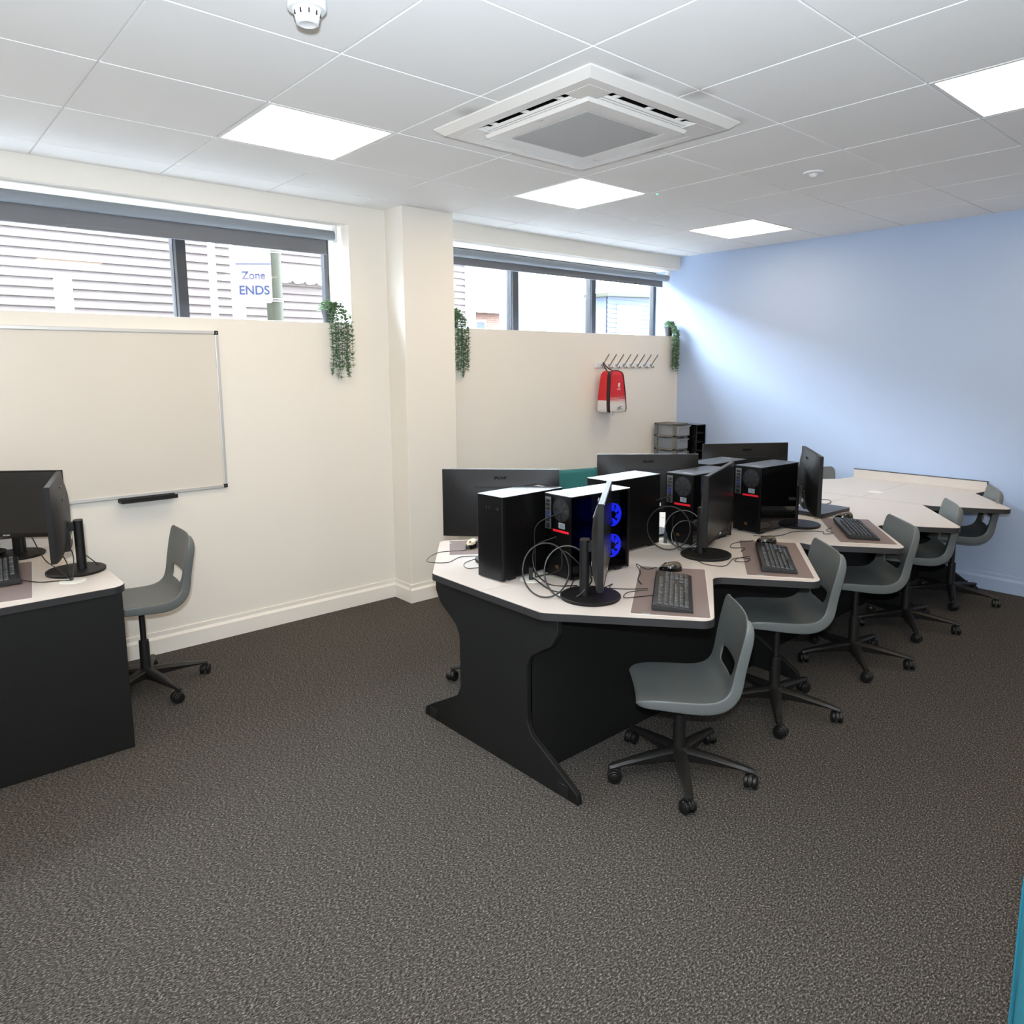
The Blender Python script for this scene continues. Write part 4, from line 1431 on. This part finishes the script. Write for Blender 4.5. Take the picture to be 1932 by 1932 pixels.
# ------------------------------------------------------------------ laptop, storage, seats
t_ = thing('laptop', 'closed black laptop lying on the desk by the far keyboard', 'laptop', (1.865, 0.345, DZ - 0.0005), R(-4))
g = G(); g.prism(rounded([(-0.165, -0.115), (0.165, -0.115), (0.165, 0.115), (-0.165, 0.115)], 0.012), 0.002, 0.016); g.build('laptop_base', 'laptop_black', t_, sharp=50)
g = G(); g.prism(rounded([(-0.165, -0.115), (0.165, -0.115), (0.165, 0.115), (-0.165, 0.115)], 0.012), 0.0168, 0.0255); g.build('laptop_lid', 'laptop_black', t_, sharp=50)
g = G(); g.box(-0.14, 0.14, -0.1155, -0.113, 0.0258, 0.0263); g.build('hinge_strip', 'steel', t_, smooth=False)
for sx in (-1, 1):
    for sy in (-1, 1):
        g = G(); g.box(sx * 0.13 - 0.01, sx * 0.13 + 0.01, sy * 0.09 - 0.005, sy * 0.09 + 0.005, 0, 0.002); g.build('foot', 'matt_black', t_, smooth=False)

def cable(label, paths, r=0.0025, name='cable', cat='cable'):
    g = G()
    for p in paths:
        g.tube(p, r, 8, 8)
    o = g.build(name, 'cable_black')
    return tag(o, label, cat)
z0 = 0.7330
cable('short black laptop lead curled on the desk behind laptop', [[(2.03, 0.40, z0), (2.12, 0.42, z0 + .004), (2.22, 0.44, z0), (2.30, 0.49, z0), (2.26, 0.56, z0), (2.18, 0.53, z0)]], 0.0028)
# tower of drawers on a small table in the corner
t_ = thing('side_table', 'small grey side table in the corner under drawer tower', 'table', (3.28, 2.33, 0))
g = G(); g.box(-0.22, 0.22, -0.30, 0.30, 0.700, 0.725); g.build('table_top', 'laminate', t_, smooth=False, bevel=0.003)
for sx in (-1, 1):
    for sy in (-1, 1):
        g = G(); g.box(sx * 0.19 - 0.015, sx * 0.19 + 0.015, sy * 0.27 - 0.015, sy * 0.27 + 0.015, 0, 0.70); g.build('leg', 'desk_panel', t_, smooth=False)
t_ = thing('drawer_tower', 'small grey plastic tower of clear drawers in the corner', 'drawers', (3.215, 2.50, 0.7255))
W_, D_, H_ = 0.095, 0.125, 0.375
g = G()
for z in (0, 0.125, 0.250, H_ - 0.012):
    g.box(-W_, W_, -D_, D_, z, z + 0.016)
for sx in (-1, 1):
    for sy in (-1, 1):
        g.box(sx * W_ - 0.020 * (sx > 0), sx * W_ + 0.020 * (sx < 0), sy * D_ - 0.034 * (sy > 0), sy * D_ + 0.034 * (sy < 0), 0, H_)
g.build('drawer_frame', 'drawer_frame', t_, smooth=False, bevel=0.002)
for k, dy in enumerate((0, 0.0, 0.018)):
    z = 0.014 + k * 0.125
    g = G()
    yb0, yb1 = -D_ - 0.016 - dy, D_ - 0.02
    g.box(-W_ + 0.018, W_ - 0.018, yb0, yb0 + 0.003, z, z + 0.095)
    g.box(-W_ + 0.018, W_ - 0.018, yb1, yb1 + 0.003, z, z + 0.095)
    g.box(-W_ + 0.018, -W_ + 0.021, yb0, yb1, z, z + 0.095)
    g.box(W_ - 0.021, W_ - 0.018, yb0, yb1, z, z + 0.095)
    g.box(-W_ + 0.018, W_ - 0.018, yb0, yb1, z, z + 0.003)
    g.box(-W_ + 0.012, W_ - 0.012, yb0 - 0.012, yb0, z + 0.085, z + 0.095)
    o = g.build('drawer', 'frosted_plastic', t_, smooth=False)
    if k == 2:
        g = G(); g.box(-0.06, 0.05, -0.09, 0.07, z + 0.004, z + 0.075); pz = tag(g.build('paper_stack', 'paper', None, smooth=False), 'stack of white paper inside the top clear drawer', 'paper'); pz.location = t_.location
t_ = thing('file_rack', 'black file rack beside the clear drawer tower', 'file rack', (3.42, 2.44, 0.7255))
g = G()
for s_ in (-1, 1):
    g.box(s_ * 0.07 - 0.004, s_ * 0.07 + 0.004, -0.14, 0.14, 0, 0.36)
g.box(-0.07, 0.07, 0.135, 0.14, 0, 0.36)
g.box(-0.074, 0.074, -0.14, 0.14, 0.352, 0.36)
g.build('rack_body', 'gloss_black', t_, smooth=False)
for k in range(4):
    g = G(); g.add([(-0.066, -0.13, 0.02 + k * 0.085), (0.066, -0.13, 0.02 + k * 0.085), (0.066, 0.13, 0.05 + k * 0.085), (-0.066, 0.13, 0.05 + k * 0.085),
                    (-0.066, -0.13, 0.024 + k * 0.085), (0.066, -0.13, 0.024 + k * 0.085), (0.066, 0.13, 0.054 + k * 0.085), (-0.066, 0.13, 0.054 + k * 0.085)],
                   [(0, 1, 2, 3), (4, 5, 6, 7), (0, 1, 5, 4), (1, 2, 6, 5), (2, 3, 7, 6), (3, 0, 4, 7)])
    g.build('shelf', 'matt_black', t_, smooth=False)

def tub_chair(label, x, y, rz, hback, m_, r=0.42):
    """curved-back upholstered tub chair; opening towards local -Y... back at +Y"""
    t_ = thing('tub_chair', label, 'armchair', (x, y, 0), rz)
    n = 40
    vs = []
    for k in range(n + 1):
        a = R(-25) + R(230) * k / n
        hh_ = hback - 0.10 * abs((k / n - 0.5) * 2) ** 2.2
        ca, sa = math.cos(a), math.sin(a)
        for rr, zz in ((r, 0.16), (r + 0.004, 0.40), (r, hh_ - 0.03), (r - 0.02, hh_ - 0.004), (r - 0.045, hh_), (r - 0.075, hh_ - 0.012), (r - 0.09, hh_ - 0.05), (r - 0.09, 0.16)):
            vs.append((rr * ca, rr * sa, zz))
    m8 = 8
    fs = [(k * m8 + q, k * m8 + (q + 1) % m8, (k + 1) * m8 + (q + 1) % m8, (k + 1) * m8 + q) for k in range(n) for q in range(m8)]
    fs += [tuple(range(m8)), tuple(range(n * m8, (n + 1) * m8))]
    g = G(); g.add(vs, fs); g.build('backrest', m_, t_, sharp=60)
    for a in (52, 128):
        ca, sa = math.cos(R(a)), math.sin(R(a))
        g = G(); g.tube([((r + 0.003) * ca, (r + 0.003) * sa, 0.2), ((r + 0.004) * ca, (r + 0.004) * sa, hback - 0.06), ((r - 0.045) * ca, (r - 0.045) * sa, hback - 0.008 - 0.02)], 0.003, 6); g.build('seam', m_, t_)
    g = G(); g.lathe([(r - 0.10, 0.17), (r - 0.095, 0.20), (r - 0.095, 0.40), (r - 0.12, 0.44), (0.02, 0.455)], n=40); g.build('seat_cushion', m_, t_)
    for a in (45, 135, 225, 315):
        ca, sa = math.cos(R(a)), math.sin(R(a))
        g = G(); g.cyl((0.28 * ca, 0.28 * sa, 0), (0.26 * ca, 0.26 * sa, 0.175), 0.014, 14, 0.02); g.build('leg', 'chair_black', t_)
    return t_
o = tub_chair('teal upholstered tub chair behind the desks against the white wall', 1.62, 2.12, PI, 0.93, 'teal_fabric', 0.50)
o = tub_chair('teal tub chair corner at the bottom right photo edge', -0.93, -1.885, R(60), 0.86, 'teal_fabric_bright', 0.415)

# teal pouch on a dark dish, left desk
g = G(); g.lathe([(0.04, 0.0), (0.080, 0.008), (0.085, 0.016), (0.07, 0.010)], n=32); o = g.build('black_dish', 'monitor_black'); o.location = (-2.155, 2.535, 0.7448)
tag(o, 'shallow black dish behind the cut-off monitor', 'dish')
g = G()
rnd = random.Random(9)
g.ball((0, 0, 0.035), (0.05, 0.03, 0.034), 20, 12); g.ball((-0.045, -0.01, 0.02), (0.03, 0.022, 0.018), 14, 8)
g.v = [tuple(Vector(v) * (1 + 0.12 * math.sin(40 * v[0] + 30 * v[2]) * math.cos(35 * v[1] + 50 * v[2]))) for v in g.v]
g.v = [(a, b_, max(c, 0)) for a, b_, c in g.v]
o = g.build('patterned_pouch', 'teal_bag'); o.location = (-2.145, 2.535, 0.7565)
tag(o, 'small crumpled turquoise patterned pouch lying in black dish', 'pouch')

# ------------------------------------------------------------------ cables
def ring_pts(c, r, view, tilt=0.0, n=14, a0=0, span=2 * PI, sq=1.0):
    """loop standing across the given horizontal direction (deg)"""
    ux, uy = math.cos(R(view)), math.sin(R(view))
    out = []
    for k in range(n):
        a = a0 + span * k / n
        s_, h = r * math.cos(a), r * math.sin(a) * sq
        out.append((c[0] + ux * s_ + tilt * h * -uy, c[1] + uy * s_ + tilt * h * ux, c[2] + h))
    return out
def coil(label, cs, extra=()):
    g = G()
    for c, r, view, tilt, sq in cs:
        g.tube(ring_pts(c, r, view, tilt, sq=sq), 0.0034, 8, 6, closed=True)
    for p in extra:
        g.tube(p, 0.0028, 8, 8)
    return tag(g.build('cable_coil', 'cable_black'), label, 'cable')
coil('black cable looped in big coils behind the nearest edge-on monitor',
     [((-0.565, 0.265, 0.838), 0.092, -46, 0.35, 1.1), ((-0.515, 0.195, 0.834), 0.090, -44, 0.30, 1.1)],
     [[(-0.375, 0.40, 0.92), (-0.45, 0.45, 0.88), (-0.50, 0.40, 0.80), (-0.45, 0.36, z0), (-0.40, 0.25, z0 + .01)],
      [(-0.375, 0.37, 1.03), (-0.47, 0.42, 0.98), (-0.46, 0.44, 0.86), (-0.44, 0.46, 0.745)],
      [(-0.45, 0.47, 0.742), (-0.50, 0.30, z0), (-0.46, 0.22, z0), (-0.42, 0.27, z0), (-0.36, 0.30, 0.76)],
      [(-0.44, 0.46, 0.742), (-0.42, 0.33, 0.80), (-0.47, 0.26, 0.90), (-0.40, 0.18, 0.80), (-0.38, 0.20, 0.75)]])
coil('black cable coiled behind the turned second monitor',
     [((0.40, 0.395, 0.842), 0.105, -50, 0.20, 1.0), ((0.455, 0.345, 0.836), 0.090, -48, 0.25, 1.0), ((0.43, 0.31, 0.81), 0.072, -44, 0.30, 1.0)],
     [[(0.50, 0.47, 0.98), (0.40, 0.50, 0.95), (0.37, 0.50, 0.85), (0.44, 0.50, 0.745)],
      [(0.50, 0.44, 0.88), (0.44, 0.40, 0.84), (0.40, 0.33, 0.76), (0.46, 0.28, z0), (0.55, 0.32, z0)]])
# plugs standing by the grommets
for p, lb in (((-0.455, 0.47, 0.7335), 'black plug lying by the cable hole behind nearest monitor'), ((0.50, 0.488, 0.7335), 'black plug standing by the second cable hole')):
    g = G(); g.box(-0.012, 0.012, -0.009, 0.009, 0, 0.055); g.mi = 1; g.box(-0.008, 0.008, -0.0095, -0.009, 0.01, 0.03)
    o = g.build('plug', ['cable_black', 'label_white'], None, smooth=False, bevel=0.002); o.location = p; o.rotation_euler = (0, 0, 0.6)
    tag(o, lb, 'plug')
# keyboard and mouse leads
cable('thin black keyboard lead winding from the nearest keyboard', [[(-0.235, 0.015, 0.745), (-0.30, 0.065, 0.7355), (-0.36, 0.03, 0.7355), (-0.31, 0.00, 0.7355), (-0.24, -0.03, 0.7345)],
      [(-0.215, 0.03, 0.743), (-0.26, 0.09, 0.7355), (-0.30, 0.16, 0.7335), (-0.25, 0.19, z0), (-0.34, 0.18, z0), (-0.34, 0.25, z0), (-0.36, 0.27, z0)]], 0.0018)
cable('thin black mouse lead by the nearest mouse', [[(0.058, 0.198, 0.745), (0.03, 0.235, 0.7355), (0.02, 0.285, 0.750), (-0.03, 0.22, 0.7355), (-0.12, 0.16, 0.7355), (-0.17, 0.10, 0.7355)]], 0.0018)
cable('thin black leads tangled left of the second keyboard', [[(0.54, 0.02, 0.745), (0.50, 0.06, 0.7355), (0.44, 0.04, 0.7355), (0.47, 0.00, 0.7355), (0.53, 0.02, 0.7355), (0.48, 0.07, 0.7355), (0.34, 0.03, z0), (0.30, 0.10, z0), (0.32, 0.16, z0)],
      [(0.83, 0.18, 0.745), (0.80, 0.23, 0.7355), (0.73, 0.24, 0.7335), (0.66, 0.20, z0), (0.70, 0.15, z0), (0.62, 0.12, 0.7355)]], 0.0018)
cable('thin black lead winding from the keyboard beside the laptop', [[(1.42, 0.05, 0.745), (1.38, 0.06, 0.7355), (1.33, 0.00, 0.7355), (1.29, 0.03, z0), (1.34, 0.06, z0), (1.30, 0.12, z0), (1.22, 0.17, z0), (1.10, 0.17, z0), (1.03, 0.20, z0), (0.98, 0.27, z0)],
      [(1.73, 0.19, 0.745), (1.68, 0.23, 0.7355), (1.66, 0.27, z0)]], 0.0018)
cable('thin black mouse lead trailing over left end of nearest desk', [[(-0.33, 1.06, 0.745), (-0.37, 1.07, 0.7335), (-0.48, 1.12, 0.7335), (-0.62, 1.02, 0.735), (-0.56, 0.94, z0), (-0.45, 0.98, z0), (-0.38, 0.92, z0), (-0.50, 0.88, z0), (-0.55, 0.80, z0), (-0.48, 0.76, z0)]], 0.0018)
cable('black leads gathered into the left desk cable hole', [[(-2.10, 1.92, 0.745), (-2.04, 1.86, 0.7355), (-1.98, 1.84, z0), (-1.93, 1.80, 0.736)],
      [(-1.95, 1.93, 0.85), (-1.93, 1.88, 0.80), (-1.93, 1.80, 0.736)], [(-1.93, 1.98, 0.88), (-1.90, 1.90, 0.83), (-1.925, 1.80, 0.736)],
      [(-2.00, 2.25, 0.86), (-1.98, 2.10, 0.78), (-1.955, 1.95, 0.76), (-1.93, 1.80, 0.736)],
      [(-1.86, 2.05, 0.82), (-1.80, 2.00, 0.755), (-1.785, 1.90, 0.7345)]], 0.0024)
